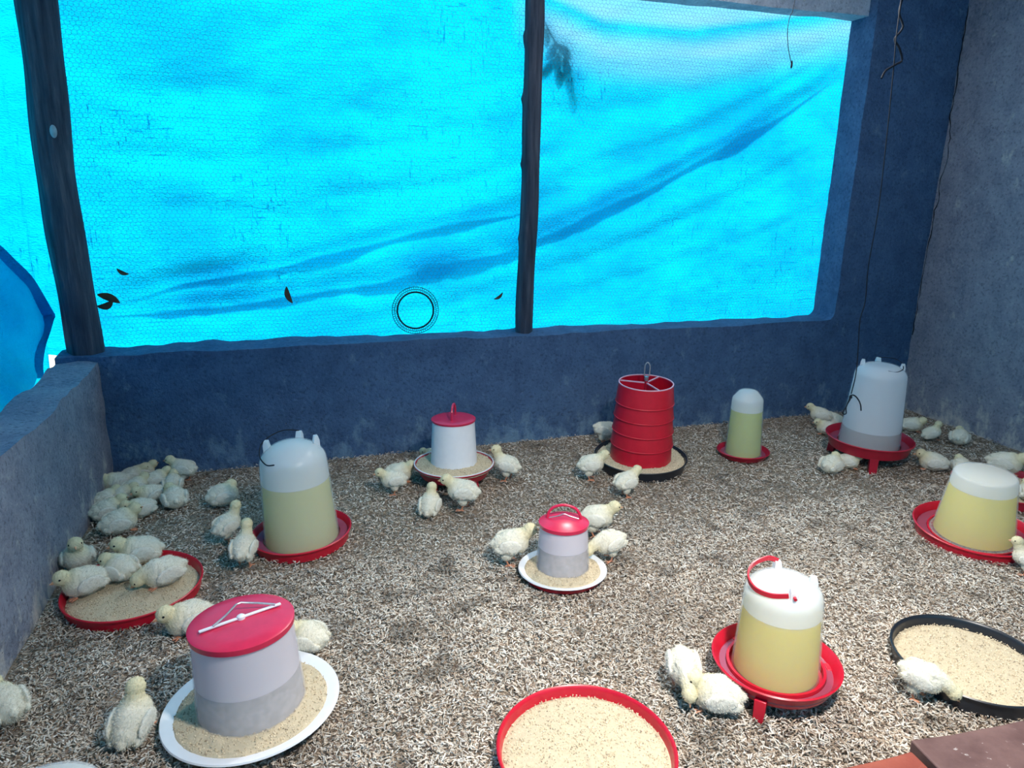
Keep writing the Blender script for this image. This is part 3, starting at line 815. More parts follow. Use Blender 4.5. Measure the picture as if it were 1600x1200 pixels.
MB().lathe([(0.0, 0.430), (0.009, 0.430), (0.010, 0.436), (0.009, 0.446), (0, 0.446)], 12).build('twist', M_ZINC, d)
feed_part(d, 0.138, 0.208, 0.043, 22, 0.006)

# --- small round-topped drinker by the back wall
x, y = 2.104, 2.846
d = thing('poultry_drinker', (x, y, 0), 'slim drinker three quarters full of greenish water in small red dish by the back wall', 'drinker', (-0.013, 0.009), group='poultry drinkers')
MB().lathe(pan_profile(0.108, 0.124, 0.034)).build('pan', M_RED_DARK, d)
MB().lathe(shell([(0.096, 0.010), (0.096, 0.015), (0.088, 0.017), (0.087, 0.026), (0.075, 0.296), (0.072, 0.304), (0.048, 0.336), (0.040, 0.341), (0.0, 0.346)]), 40).build('reservoir', M_MILKY, d)
MB().lathe(fill_profile(0.086, 0.074, 0.020, 0.296, 0.243), 40).build('water', M_WATER_GREEN, d)
film(d, [(0.087, 0.026), (0.075, 0.296), (0.072, 0.304), (0.048, 0.336), (0.040, 0.341), (0.0, 0.346)], 0.244, 0.0032, M_FILM)
trough_water(d, 0.09, 0.112, 0.018, M_TROUGH)

# --- tall drinker on legs by the right wall
x, y = 2.663, 2.636
d = thing('poultry_drinker', (x, y, 0), 'tall whitish drinker nearly empty on a legged red pan near the right wall', 'drinker', (0.002, -0.023), group='poultry drinkers')
MB().lathe(pan_profile(0.178, 0.197, 0.058, foot=0.070)).build('pan', M_RED_DARK, d)
legs(d, x, y, 3, 0.158, 0.092, M_RED_DARK, 282, 0.034)
MB().lathe(shell(dome_profile(0.139, 0.116, 0.086, 0.436, 0.492, 0.0, 8, 0.45)), 64).build('reservoir', M_MILKY, d)
MB().lathe(fill_profile(0.137, 0.114, 0.088, 0.436, 0.178), 64).build('water', M_WATER_CLEAR, d)
film(d, dome_profile(0.139, 0.116, 0.086, 0.436, 0.492, 0.0, 8, 0.45), 0.179, 0.0032, M_FILM)
trough_water(d, 0.142, 0.182, 0.098, M_TROUGH)
la = [facing(x, y, a) for a in (180, 105, 5)]
for a in la: lug(d, a, 0.086, 0.472, 0.034, M_FILM, 0.026)
wire_handle(d, [pL(la[1], 0.088, 0.506), pL(facing(x, y, 60), 0.072, 0.515), pL(facing(x, y, 25), 0.080, 0.508), pL(facing(x, y, -15), 0.090, 0.490), pL(facing(x, y, -45), 0.085, 0.478), pL(facing(x, y, -70), 0.080, 0.482)], 0.002, M_WIRE)

# --- flat-topped bucket drinkers
def bucket(x, y, tilt, label, yellow):
    d = thing('poultry_drinker', (x, y, 0), label, 'drinker', tilt, group='poultry drinkers')
    MB().lathe(pan_profile(0.196, 0.207, 0.050)).build('pan', M_RED, d)
    MB().lathe([(0.150, 0.010), (0.156, 0.010), (0.156, 0.026), (0.150, 0.026), (0.150, 0.010)]).build('collar', M_RED, d)
    MB().lathe(shell([(0.150, 0.014), (0.150, 0.020), (0.141, 0.022), (0.139, 0.030), (0.107, 0.268), (0.104, 0.274), (0.099, 0.277), (0.0, 0.278)]), 64).build('reservoir', M_MILKY, d)
    MB().lathe(fill_profile(0.138, 0.105, 0.026, 0.270, 0.222), 64).build('water', yellow, d)
    film(d, [(0.139, 0.030), (0.107, 0.268), (0.104, 0.274), (0.099, 0.277), (0.0, 0.278)], 0.223, 0.0032, M_FILM)
    trough_water(d, 0.157, 0.190, 0.022, M_TROUGH)
    return d
bucket(2.460, 1.864, (-0.045, -0.045), 'flat-topped bucket drinker with yellow water in a wide red pan, right edge', M_WATER_YELLOW)
bucket(-0.462, 1.150, (0, 0), 'drinker whose white top just shows at the bottom left corner', M_WATER_YELLOW)

# --- small feeder with arched red handle, middle
def pan_feeder(root, rim_r, rim_z, base_r):
    MB().lathe([(0, 0.0), (base_r * 0.96, 0.0), (base_r, 0.004), (base_r + 0.004, 0.014), (base_r * 0.97, 0.017), (0, 0.017)]).build('base', M_RED, root)
    MB().lathe([(0, 0.017), (base_r * 0.95, 0.0165), (rim_r - 0.004, rim_z - 0.007), (rim_r, rim_z - 0.003), (rim_r - 0.002, rim_z + 0.001), (rim_r - 0.008, rim_z + 0.001), (rim_r * 0.86, rim_z - 0.007), (base_r * 0.80, 0.021), (0, 0.021)], 72).build('pan', M_WHITE, root)

x, y = 0.832, 2.035
d = thing('poultry_feeder', (x, y, 0), 'small white feeder with arched red lid handle in the middle of the pen', 'feeder', (0.008, 0.045), group='poultry feeders')
pan_feeder(d, 0.152, 0.030, 0.134)
MB().lathe(shell([(0.093, 0.022), (0.092, 0.04), (0.081, 0.192)])).build('hopper', M_MILKY_FEED, d)
MB().lathe(fill_profile(0.0905, 0.080, 0.024, 0.192, 0.112)).build('feed_fill', mat_simple('feed_column', (0.46, 0.43, 0.40), 0.95), d)
film(d, [(0.092, 0.04), (0.081, 0.192)], 0.113, 0.003, M_HOPPER_LINING, 'added_hopper_lining')
MB().lathe(lid_profile(0.081, 0.198, 0.018, 0.012)).build('lid', M_PINK, d)
a = facing(x, y, 0); ca, sa = math.cos(a), math.sin(a)
hp = [(-0.056, 0.204), (-0.053, 0.226), (-0.036, 0.248), (0, 0.258), (0.036, 0.248), (0.053, 0.226), (0.056, 0.204)]
MB().tube(smooth_path([(s * ca, s * sa, z) for s, z in hp], 6), 0.0048, 10).build('handle', M_PINK, d)
MB().tube(smooth_path([(s * ca + 0.006 * sa, s * sa - 0.006 * ca, z) for s, z in ((-0.05, 0.212), (-0.02, 0.220), (0, 0.228), (0.02, 0.221), (0.05, 0.213))], 5), 0.0022, 8).build('clip', M_ZINC, d)
feed_part(d, 0.088, 0.132, 0.025, 23, 0.012)

# --- large feeder, front left
x, y = -0.154, 1.628
d = thing('poultry_feeder', (x, y, 0), 'large white feeder with round red lid and folded wire handle, front left', 'feeder', (-0.033, 0.034), group='poultry feeders')
pan_feeder(d, 0.213, 0.036, 0.178)
MB().lathe(shell([(0.131, 0.024), (0.130, 0.045), (0.119, 0.256)]), 72).build('hopper', M_MILKY_FEED, d)
ff = MB().lathe(fill_profile(0.1285, 0.118, 0.026, 0.256, 0.150, 0.0028), 72)
aw = facing(x, y, 10)
ff.v = [(px, py, pz + (0.13 * (px * math.cos(aw) + py * math.sin(aw)) if pz > 0.14 else 0)) for px, py, pz in ff.v]
ff.build('feed_fill', bpy.data.materials['feed_column'], d)
film(d, [(0.130, 0.045), (0.119, 0.256)], 0.128, 0.0032, M_HOPPER_LINING, 'added_hopper_lining')
MB().lathe(lid_profile(0.1195, 0.262, 0.005, 0.014), 72).build('lid', M_PINK, d)
a = facing(x, y, 14); ca, sa = math.cos(a), math.sin(a)
rot = Matrix.Rotation(a, 3, 'Z')
MB().box((0, 0, 0.2725), (0.195, 0.008, 0.005), rot).build('bar', M_WHITE, d, True, 0.0015)
MB().lathe([(0, 0.268), (0.010, 0.268), (0.010, 0.2765), (0.007, 0.279), (0, 0.280)], 18).build('knob', M_WHITE, d)
MB().tube([rot @ Vector(p) for p in ((-0.065, -0.003, 0.277), (-0.032, 0.010, 0.285), (0.0, 0.032, 0.292), (0.012, 0.033, 0.292), (0.05, 0.014, 0.285), (0.083, -0.003, 0.277))], 0.0026, 8).build('handle', M_ZINC, d)
feed_part(d, 0.126, 0.186, 0.030, 24, 0.010)

# --- drinker with red band handle, front right
x, y = 1.184, 1.361
d = thing('poultry_drinker', (x, y, 0), 'drinker full of yellow water with red band handle on a legged red pan, front right', 'drinker', (-0.017, 0.002), group='poultry drinkers')
MB().lathe(pan_profile(0.146, 0.164, 0.046, foot=0.036)).build('pan', M_RED, d)
legs(d, x, y, 3, 0.148, 0.058, M_RED, 262, 0.026)
MB().lathe([(0.120, 0.050), (0.127, 0.050), (0.127, 0.066), (0.120, 0.066), (0.120, 0.050)]).build('collar', M_RED, d)
MB().lathe(shell(dome_profile(0.113, 0.100, 0.054, 0.270, 0.322, 0.0, 9, 0.38)), 64).build('reservoir', M_MILKY, d)
MB().lathe(fill_profile(0.1112, 0.0985, 0.056, 0.270, 0.236), 64).build('water', M_WATER_YELLOW, d)
film(d, dome_profile(0.113, 0.100, 0.054, 0.270, 0.322, 0.0, 9, 0.38), 0.237, 0.0032, M_FILM)
trough_water(d, 0.128, 0.152, 0.056, M_TROUGH)
la = [facing(x, y, a) for a in (110, 290, 15)]
for a in la: lug(d, a, 0.070, 0.306, 0.028, M_FILM, 0.022)
hb = [pL(la[0], 0.068, 0.334), pL(facing(x, y, 130), 0.078, 0.338), pL(facing(x, y, 160), 0.088, 0.328), pL(facing(x, y, 190), 0.092, 0.316), pL(facing(x, y, 220), 0.090, 0.308), pL(facing(x, y, 250), 0.084, 0.310), pL(facing(x, y, 280), 0.078, 0.318)]
path = smooth_path(hb, 6)
hm = MB(); v = []
for i, p in enumerate(path):                            # flat band section
    tdir = (path[min(i + 1, len(path) - 1)] - path[max(i - 1, 0)]).normalized()
    side_ = tdir.cross(Vector((0, 0, 1))).normalized(); up_ = side_.cross(tdir)
    for sx, sz in ((-0.0022, -0.006), (0.0022, -0.006), (0.0022, 0.006), (-0.0022, 0.006)): v.append(p + side_ * sx + up_ * sz)
n = len(path)
hm.add(v, [(3, 2, 1, 0), tuple((n - 1) * 4 + k for k in range(4))] + [(i * 4 + k, i * 4 + (k + 1) % 4, (i + 1) * 4 + (k + 1) % 4, (i + 1) * 4 + k) for i in range(n - 1) for k in range(4)])
hm.build('handle', M_RED, d)
pin = MB().tube([pL(la[1], 0.070, 0.316), pL(la[1], 0.088, 0.314)], 0.0042, 10).build('pin', M_RED, d)

# ------------------------------------------------------------------ open feed trays
def tray(x, y, r, h, mat, label, tilt=(0, 0), feed_label=None, feed_z=0.022, seed=1):
    d = MB().lathe([(0, 0.0), (r - 0.010, 0.0), (r - 0.006, 0.003), (r - 0.002, h - 0.007), (r + 0.003, h - 0.006), (r + 0.004, h - 0.001), (r + 0.001, h + 0.0015), (r - 0.003, h - 0.001), (r - 0.006, h - 0.007), (r - 0.011, 0.006), (0, 0.004)], 84).build('feed_tray', mat)
    ax = Vector((tilt[0], tilt[1], 1)).normalized()
    d.rotation_mode = 'QUATERNION'; d.rotation_quaternion = Vector((0, 0, 1)).rotation_difference(ax); d.location = (x, y, 0.002)
    tag(d, label, 'tray', 'round feed trays')
    Vf, Ff, Cf = feed_ring(None, 0.002, r - 0.009, feed_z, seed, 0.008)
    o = fast_mesh('feed', Vf, Ff, M_FEED, None, Cf)
    o.rotation_mode = 'QUATERNION'; o.rotation_quaternion = d.rotation_quaternion; o.location = d.location
    tag(o, feed_label, 'feed', kind='stuff')
tray(-0.535, 2.289, 0.202, 0.042, M_RED, 'red feed tray with chicks sitting in it beside the left wall', (-0.009, -0.02), 'mash feed spread in the red tray beside the left wall', 0.017, 31)
tray(0.590, 1.254, 0.205, 0.042, M_RED, 'red feed tray cut off by the bottom edge of the picture', (0, 0), 'speckled mash feed filling the red tray at the bottom edge', 0.020, 32)
tray(1.742, 1.250, 0.198, 0.050, M_BLACK, 'black feed tray at the right edge near the bricks', (0, 0), 'mash feed heaped in the black tray near the bricks', 0.026, 33)
tray(2.985, 2.150, 0.215, 0.045, M_RED_DARK, 'far red feed tray behind the bucket drinker by the right wall', (0, 0), 'feed in the far red tray by the right wall', 0.018, 34)

# ------------------------------------------------------------------ bricks at the near right corner
def brick(cx, cy, sx, sy, sz, rz, tilt, mat, label, seed):
    mb = rough_box((-sx / 2, -sy / 2, 0), (sx / 2, sy / 2, sz), 0.020, 0.0035, seed, 0.005)
    o = mb.build('brick', mat, None, True, 0.004, 60)
    o.location = (cx, cy, -0.004); o.rotation_euler = (tilt[0], tilt[1], rz)
    tag(o, label, 'brick', 'bricks at the near corner')
brick(1.490, 0.930, 0.36, 0.19, 0.066, math.radians(-5), (0, 0), M_BRICK_DARK, 'dark plum slab brick at the bottom right corner by the black tray', 101)
brick(1.170, 0.930, 0.235, 0.17, 0.062, math.radians(-2), (0, 0), M_BRICK_RED, 'redder brick left of the dark slab at the bottom edge', 102)

# ------------------------------------------------------------------ wires hanging from the roof
WY = 2.42
mp = [(2.262, 2.43), (2.262, 2.019), (2.263, 1.977), (2.266, 1.845), (2.276, 1.733), (2.293, 1.477), (2.305, 1.206), (2.298, 0.987), (2.309, 0.84), (2.297, 0.759), (2.308, 0.647), (2.317, 0.561), (2.317, 0.496), (2.309, 0.432)]
w = thing('hanging_wire', (2.309, WY, 0.34), 'long dark wire hanging before the tall drinker with a knotted hooked end', 'wire')
rel = lambda pts, dy=0.0: [(px - 2.309, dy * (i % 2), pz - 0.34) for i, (px, pz) in enumerate(pts)]
MB().tube(smooth_path(rel(mp), 5), 0.0023, 6).build('strand', M_WIRE, w)
MB().tube(smooth_path(rel([(2.31, 0.428), (2.299, 0.38), (2.281, 0.355), (2.285, 0.341), (2.298, 0.343), (2.297, 0.373), (2.31, 0.409)], 0.004), 5), 0.0026, 6).build('loop', M_WIRE, w)
MB().tube(smooth_path(rel([(2.303, 0.406), (2.311, 0.425), (2.33, 0.422), (2.353, 0.402), (2.369, 0.378), (2.377, 0.35)]), 5), 0.0030, 6).build('hook', M_WIRE, w)
MB().lathe([(0, -0.008), (0.006, -0.006), (0.007, 0), (0.005, 0.007), (0, 0.008)], 10, (0, 0, 0.078)).build('knot', M_WIRE, w)
MB().tube(smooth_path(rel([(2.272, 1.998), (2.27, 1.937), (2.290, 1.887), (2.268, 1.844), (2.287, 1.814), (2.317, 1.774), (2.286, 1.756), (2.248, 1.732), (2.225, 1.702)], 0.008), 6), 0.0042, 8).build('twist', M_WIRE, w)
w2 = thing('thin_string', (2.172, 2.9, 1.80), 'thin short string with dark tip hanging before the right tarpaulin', 'string')
MB().tube(smooth_path([(-0.02, 0, 0.62), (-0.021, 0, 0.266), (-0.036, 0, 0.20), (-0.041, 0, 0.15), (-0.028, 0, 0.08), (-0.002, 0, 0.014)], 5), 0.0016, 6).build('strand', M_WIRE, w2)
MB().lathe([(0, -0.022), (0.004, -0.015), (0.0045, 0), (0.002, 0.012), (0, 0.014)], 8, (0, 0, 0.015)).build('tip', M_WIRE, w2)

# ------------------------------------------------------------------ round grille ring on the sill
g = thing('grille_ring', (0.587, BACK + 0.135, SILL + 0.001), 'round wire grille ring standing on the sill left of the middle post', 'ring')
R0 = 0.116
def ring(r, tr, n=64): return [(r * math.cos(2 * math.pi * k / n), 0, R0 + 0.004 + r * math.sin(2 * math.pi * k / n)) for k in range(n)], tr
for nm, r, tr in (('inner_ring', 0.089, 0.0042), ('middle_ring', 0.1025, 0.0014), ('outer_ring', 0.1145, 0.0016)):
    p, tr = ring(r, tr); MB().tube(p, tr, 8, True).build(nm, M_WIRE, g)
sp = MB()
for k in range(64):
    a = 2 * math.pi * k / 64
    for r0, r1, off in ((0.089, 0.1025, 0), (0.1025, 0.1145, 0.5)):
        b = a + off * 2 * math.pi / 64
        sp.tube([(r0 * math.cos(b), 0, R0 + 0.004 + r0 * math.sin(b)), (r1 * math.cos(b), 0, R0 + 0.004 + r1 * math.sin(b))], 0.0011, 5)
sp.build('spokes', M_WIRE, g)
g.rotation_mode = 'XYZ'; g.rotation_euler = (-0.06, 0, 0)

# ------------------------------------------------------------------ dry leaves caught in the netting, twig outside
def leaf_mesh(L, W, bend, fold=0.3, seed=0):
    mb = MB(); n = 10; v = []
    for i in range(n + 1):
        t = i / n
        w_ = W / 2 * math.sin(math.pi * min(1, t * 0.96 + 0.03)) ** 0.8
        a = bend * (t - 0.5)
        cx, cz = (L * math.sin(a) / bend, -L * (1 - math.cos(a)) / bend) if abs(bend) > 1e-3 else (L * (t - 0.5), 0)
        for s in (-1, 0, 1): v.append((cx, fold * abs(s) * w_, cz + s * w_))
    nn = len(v)
    v += [(p[0], p[1] + 0.0012, p[2]) for p in v]
    f = []
    for i in range(n):
        for j in range(2):
            a_, b_, c_, d_ = i * 3 + j, (i + 1) * 3 + j, (i + 1) * 3 + j + 1, i * 3 + j + 1
            f.append((a_, b_, c_, d_)); f.append((nn + d_, nn + c_, nn + b_, nn + a_))
    mb.add(v, f)
    return mb
def leaf(x, z, L, W, bend, ang, label, y=None):
    o = leaf_mesh(L, W, bend).build('dry_leaf', M_LEAF)
    o.location = (x, (BACK + WALL_T - 0.022) if y is None else y, z); o.rotation_euler = (0, -ang, 0)
    tag(o, label, 'leaf', 'dry leaves caught in the netting')
leaf(-0.752, 0.780, 0.095, 0.034, 0.5, math.radians(-25), 'largest dry leaf caught in the netting right of the corner post')
leaf(-0.768, 0.742, 0.080, 0.030, 1.6, math.radians(200), 'curled dry leaf just under the largest leaf by the corner post')
leaf(-0.690, 0.886, 0.055, 0.018, 1.2, math.radians(150), 'small dry leaf above the two leaves by the corner post')
leaf(-0.009, 0.768, 0.085, 0.026, 0.9, math.radians(105), 'upright brown leaf in the netting midway between post and ring')
leaf(1.020, 0.728, 0.062, 0.016, 1.3, math.radians(215), 'small curved leaf in the netting left of the middle post')

tw = thing('leafy_twig', (1.29, TY + 0.030, 2.03), 'leafy twig outside, showing as a dim shadow through the tarpaulin right of the middle post', 'twig')
MB().tube(smooth_path([(-0.02, 0.05, 0.15), (0, 0, 0.02), (0.05, 0, -0.05), (0.10, 0, -0.10), (0.13, 0, -0.16)], 5), 0.005, 6).build('stem', M_LEAF_GREEN, tw)
for i, (lx, lz, la_) in enumerate(((0.02, -0.03, -70), (0.06, -0.09, -120), (0.10, -0.13, -95), (0.14, -0.17, -75), (0.165, -0.25, -70), (0.05, -0.16, -125), (0.10, -0.22, -85), (0.13, -0.08, -40), (0.16, -0.20, -60), (0.02, -0.20, -140), (0.185, -0.31, -75))):
    o = leaf_mesh(0.105, 0.046, 0.6, 0.2).build('leaf', M_LEAF_GREEN, tw)
    o.location = (lx - 0.02, 0.012 * (i % 3), lz); o.rotation_euler = (0, -math.radians(la_), 0)

# ------------------------------------------------------------------ added flood lamp out of view, its visor shaped to cut the light
bl = thing('added_floodlight', LAMP_POS, 'added hooded flood lamp out of view above the back opening', 'lamp')
hs = MB()
W_, H_2 = 0.44, 0.13                                    # open box: back, top, two cheeks; the floor of the box is the visor
hs.box((0, 0.035, 0), (W_, 0.008, H_2)); hs.box((0, 0.000, H_2 / 2), (W_, 0.078, 0.008))
for s in (-1, 1): hs.box((s * W_ / 2, 0.005, 0), (0.008, 0.068, H_2))
hs.build('housing', M_BLACK, bl, False)
MB().box((0, -0.002, -0.095), (0.62, 0.078, 0.006)).build('visor', M_BLACK, bl, False)
MB().box((0, 0.026, 0), (0.42, 0.004, 0.11)).build('lens', M_WHITE, bl, False)
MB().box((0, 0.10, 0.0), (0.06, 0.125, 0.03)).build('bracket', M_BLACK, bl, False)
for s in (-1, 1): MB().box((s * 0.20, 0.03, -0.08), (0.02, 0.01, 0.036)).build('strut', M_BLACK, bl, False)
ld = bpy.data.lights.new('flood_light', 'AREA'); ld.energy = LAMP_POWER; ld.color = LAMP_COLOR
ld.shape = 'RECTANGLE'; ld.size = 0.36; ld.size_y = 0.09
lo = bpy.data.objects.new('flood_light', ld); link(lo, bl); lo.location = (0, 0.0, 0); lo.rotation_euler = (-math.pi / 2, 0, 0)

# ------------------------------------------------------------------ added front fill bulb in a reflector, out of view near the visitor
bl = thing('added_fill_lamp', BULB_POS, 'added fill bulb in a metal reflector hanging out of view from the roof', 'lamp')
MB().tube([(0, 0, 0.10), (0, 0, ROOF_Z - BULB_POS[2] + 0.01)], 0.003, 6).build('cord', M_WIRE, bl)
MB().lathe([(0, 0.115), (0.016, 0.112), (0.019, 0.06), (0.017, 0.052), (0, 0.052)], 20).build('holder', M_EARTH, bl)
t = NT('bulb_glass'); em = t.node('Emission'); em.inputs['Color'].default_value = (*LAMP_COLOR, 1); em.inputs['Strength'].default_value = 30
M_BULB = t.done(em.outputs[0])
MB().lathe([(0, -0.045), (0.018, -0.042), (0.030, -0.028), (0.034, -0.008), (0.028, 0.018), (0.016, 0.044), (0.014, 0.056), (0, 0.056)], 24).build('bulb', M_BULB, bl)
MB().lathe(shell([(0.135, -0.075), (0.134, -0.070), (0.115, -0.01), (0.075, 0.050), (0.030, 0.085), (0.019, 0.090)], 0.002), 48).build('reflector', M_ZINC, bl)
ld = bpy.data.lights.new('bulb_light', 'SPOT'); ld.energy = BULB_POWER; ld.color = LAMP_COLOR; ld.shadow_soft_size = 0.09
ld.spot_size = math.radians(104); ld.spot_blend = 1.0
lo = bpy.data.objects.new('bulb_light', ld); link(lo, bl); lo.location = (0, 0, -0.17)
aim = Vector(BULB_AIM) - (Vector(BULB_POS) + Vector(lo.location))
lo.rotation_euler = aim.to_track_quat('-Z', 'Y').to_euler()

# sub-parts: pieces that belong to a part rather than to the whole thing
SUB = {'lug': ('reservoir',), 'added_dry_lining': ('reservoir',), 'pin': ('reservoir',), 'handle': ('lid', 'reservoir'), 'bar': ('lid',), 'knob': ('lid',), 'clip': ('lid',),
       'ridge': ('hopper',), 'divider': ('hopper',), 'divider_edge': ('hopper',), 'added_hopper_lining': ('hopper',), 'trough_water': ('pan',), 'collar': ('pan',), 'hook': ('stem',), 'twist': ('stem',)}
for root in [o for o in COL.objects if o.type == 'EMPTY' and o.name.split('.')[0] in ('poultry_drinker', 'poultry_feeder')]:
    kids = {k.name.split('.')[0]: k for k in root.children}
    for k in list(root.children):
        for want in SUB.get(k.name.split('.')[0], ()):
            if want in kids:
                k.parent = kids[want]; break

# ------------------------------------------------------------------ chicks
def ellipsoid(bm, c, r, pitch=0.0, yaw=0.0, sub=3):
    m = Matrix.Translation(c) @ Matrix.Rotation(yaw, 4, 'Z') @ Matrix.Rotation(-pitch, 4, 'Y') @ Matrix.Diagonal((*r, 1))
    bmesh.ops.create_icosphere(bm, subdivisions=sub, radius=1.0, matrix=m)

def seg_cone(bm, a, b, r0, r1):
    a, b = Vector(a), Vector(b); d = b - a
    m = Matrix.Translation((a + b) / 2) @ d.to_track_quat('Z', 'Y').to_matrix().to_4x4()
    bmesh.ops.create_cone(bm, cap_ends=True, segments=10, radius1=r0, radius2=r1, depth=d.length, matrix=m)

POSES = {  # body centre height, body pitch, standing, neck points, head centre, head yaw, head pitch
    'S': (0.073, 0.30, True, [(0.030, 0, 0.095), (0.040, 0, 0.113)], (0.047, 0, 0.132), 0.3, 0.0),
    'N': (0.070, 0.16, True, [(0.036, 0, 0.090), (0.048, 0, 0.099)], (0.059, 0, 0.107), 0.2, -0.1),
    'P': (0.070, -0.15, True, [(0.050, 0, 0.070), (0.066, 0, 0.060)], (0.080, 0, 0.048), 0.0, -0.9),
    'L': (0.036, 0.10, False, [(0.034, 0, 0.050), (0.043, 0, 0.057)], (0.052, 0, 0.064), 0.25, -0.1),
    'Q': (0.036, -0.05, False, [(0.042, 0, 0.044), (0.054, 0, 0.040)], (0.065, 0, 0.033), 0.0, -0.7),
    'B': (0.037, 0.10, False, [(0.028, 0.004, 0.055)], (0.038, 0.010, 0.064), 0.7, -0.15),
    'F': (0.042, 0.55, False, [(0.020, 0, 0.070), (0.027, 0, 0.085)], (0.033, 0, 0.099), 0.0, 0.0),
}

def make_chick(pose):
    zc, bp, stand, neck, head, hyaw, hpitch = POSES[pose]
    bm = bmesh.new()
    fat = 1.10 if pose == 'B' else 1.0
    rot = lambda px, pz: (px * math.cos(bp) - pz * math.sin(bp), px * math.sin(bp) + pz * math.cos(bp) + zc)
    bx, bz = rot(0, 0)
    ellipsoid(bm, (bx, 0, bz), (0.045, 0.0380 * fat, 0.0375 * fat), bp)
    bx, bz = rot(0.022, -0.001); ellipsoid(bm, (bx, 0, bz), (0.033, 0.034 * fat, 0.035), bp)
    bx, bz = rot(-0.027, 0.001); ellipsoid(bm, (bx, 0, bz), (0.027, 0.029 * fat, 0.029), bp)
    bx, bz = rot(-0.048, 0.010); ellipsoid(bm, (bx, 0, bz), (0.014, 0.011, 0.009), bp + 0.4)
    for s in (-1, 1):                                    # folded wings
        bx, bz = rot(-0.006, 0.004); ellipsoid(bm, (bx, s * 0.036 * fat, bz), (0.034, 0.0075, 0.021), bp - 0.25, s * 0.10)
        bx, bz = rot(-0.036, -0.003); ellipsoid(bm, (bx, s * 0.030 * fat, bz), (0.018, 0.006, 0.010), bp - 0.25, s * 0.25)
    pts = [Vector((0.018, 0, zc + 0.012))] + [Vector(p) for p in neck] + [Vector(head)]
    rad = np.array([0.030] + list(np.linspace(0.0215, 0.0165, len(pts) - 1)))
    for i in range(len(pts) - 1):
        for k in range(5):
            t = k / 5; c = pts[i].lerp(pts[i + 1], t); r = rad[i] + (rad[i + 1] - rad[i]) * t
            ellipsoid(bm, c, (r, r, r), sub=2)
    H_ = Matrix.Translation(head) @ Matrix.Rotation(hyaw, 4, 'Z') @ Matrix.Rotation(-hpitch, 4, 'Y')
    ellipsoid(bm, head, (0.0215, 0.0195, 0.0195), hpitch, hyaw)
    ck = H_ @ Vector((0.009, 0, -0.004)); ellipsoid(bm, ck, (0.013, 0.0125, 0.0115), hpitch, hyaw)
    legs_ = []
    if stand:
        for s in (-1, 1):
            k = 0.004 if s > 0 else -0.008
            ellipsoid(bm, (-0.004 + k, s * 0.019, zc - 0.028), (0.017, 0.013, 0.020), -0.5)
            hock = (-0.010 + k, s * 0.019, 0.030); foot = (0.000 + k, s * 0.019, 0.0045)
            seg_cone(bm, (-0.004 + k, s * 0.019, zc - 0.030), hock, 0.0075, 0.0040); seg_cone(bm, hock, foot, 0.0036, 0.0032)
            legs_ += [(hock, foot)]
            for ta in (-0.5, 0.0, 0.5, math.pi):
                l = 0.020 if ta != math.pi else 0.011
                tip = (foot[0] + l * math.cos(ta), foot[1] + l * math.sin(ta), 0.003)
                seg_cone(bm, foot, tip, 0.0030, 0.0020); legs_ += [(foot, tip)]
    else:
        for s in (-1, 1):
            for ta in (-0.4, 0.1, 0.6):
                a = (0.026, s * 0.019, 0.0035); tip = (0.026 + 0.022 * math.cos(ta * s), s * 0.019 + 0.022 * math.sin(ta * s), 0.003)
                seg_cone(bm, a, tip, 0.0030, 0.0020); legs_ += [(a, tip)]
    me = bpy.data.meshes.new('chick_raw'); bm.to_mesh(me); bm.free()
    tmp = bpy.data.objects.new('chick_raw', me); COL.objects.link(tmp)
    m = tmp.modifiers.new('r', 'REMESH'); m.mode = 'VOXEL'; m.voxel_size = 0.0017; m.use_smooth_shade = True
    m = tmp.modifiers.new('s', 'SMOOTH'); m.iterations = 5; m.factor = 0.5
    dg = bpy.context.evaluated_depsgraph_get()
    body = bpy.data.meshes.new_from_object(tmp.evaluated_get(dg))
    bpy.data.objects.remove(tmp); bpy.data.meshes.remove(me)
    n = len(body.vertices)
    co = np.empty(n * 3, np.float32); body.vertices.foreach_get('co', co); co = co.reshape(-1, 3).astype(float)
    no = np.empty(n * 3, np.float32); body.vertices.foreach_get('normal', no); no = no.reshape(-1, 3).astype(float)
    dl = np.full(n, 9.0)
    for a, b in legs_:
        a, b = np.array(a), np.array(b); ab = b - a
        tt = np.clip(((co - a) @ ab) / (ab @ ab), 0, 1); dl = np.minimum(dl, np.linalg.norm(co - a - tt[:, None] * ab, axis=1))
    leg = (dl < 0.0048) & (co[:, 2] < (0.032 if stand else 0.0075))
    fl_ = 0.0007 * vnoise(co[:, 0] * 170 + co[:, 2] * 90, co[:, 1] * 170 + co[:, 2] * 140, 3) + 0.0005 * vnoise(co[:, 0] * 420, co[:, 1] * 420 + co[:, 2] * 420, 4)
    co2 = co + no * (fl_ * ~leg)[:, None]
    co2[:, 2] = np.maximum(co2[:, 2], 0.001)
    body.vertices.foreach_set('co', co2.astype(np.float32).ravel())
    dh = np.linalg.norm(co - np.array(head), axis=1)
    yel = np.clip(1.15 - dh / 0.045, 0, 1)[:, None]
    back = np.clip((co[:, 2] - zc) / 0.03, -1, 1)[:, None]
    wing = (np.abs(co[:, 1]) > 0.033)[:, None] * (dh > 0.03)[:, None]
    col = np.array([0.78, 0.74, 0.62]) * (1 - yel) + np.array([0.74, 0.65, 0.38]) * yel
    col = col * (1 - 0.35 * wing) + np.array([0.83, 0.82, 0.77]) * 0.35 * wing
    at = body.attributes.new('tint', 'FLOAT_COLOR', 'POINT')
    at.data.foreach_set('color', np.concatenate([col, np.ones((n, 1))], 1).astype(np.float32).ravel())
    body.materials.clear(); body.materials.append(M_CHICK); body.materials.append(M_LEG)
    np_ = len(body.polygons); mi = np.zeros(np_, np.int32)
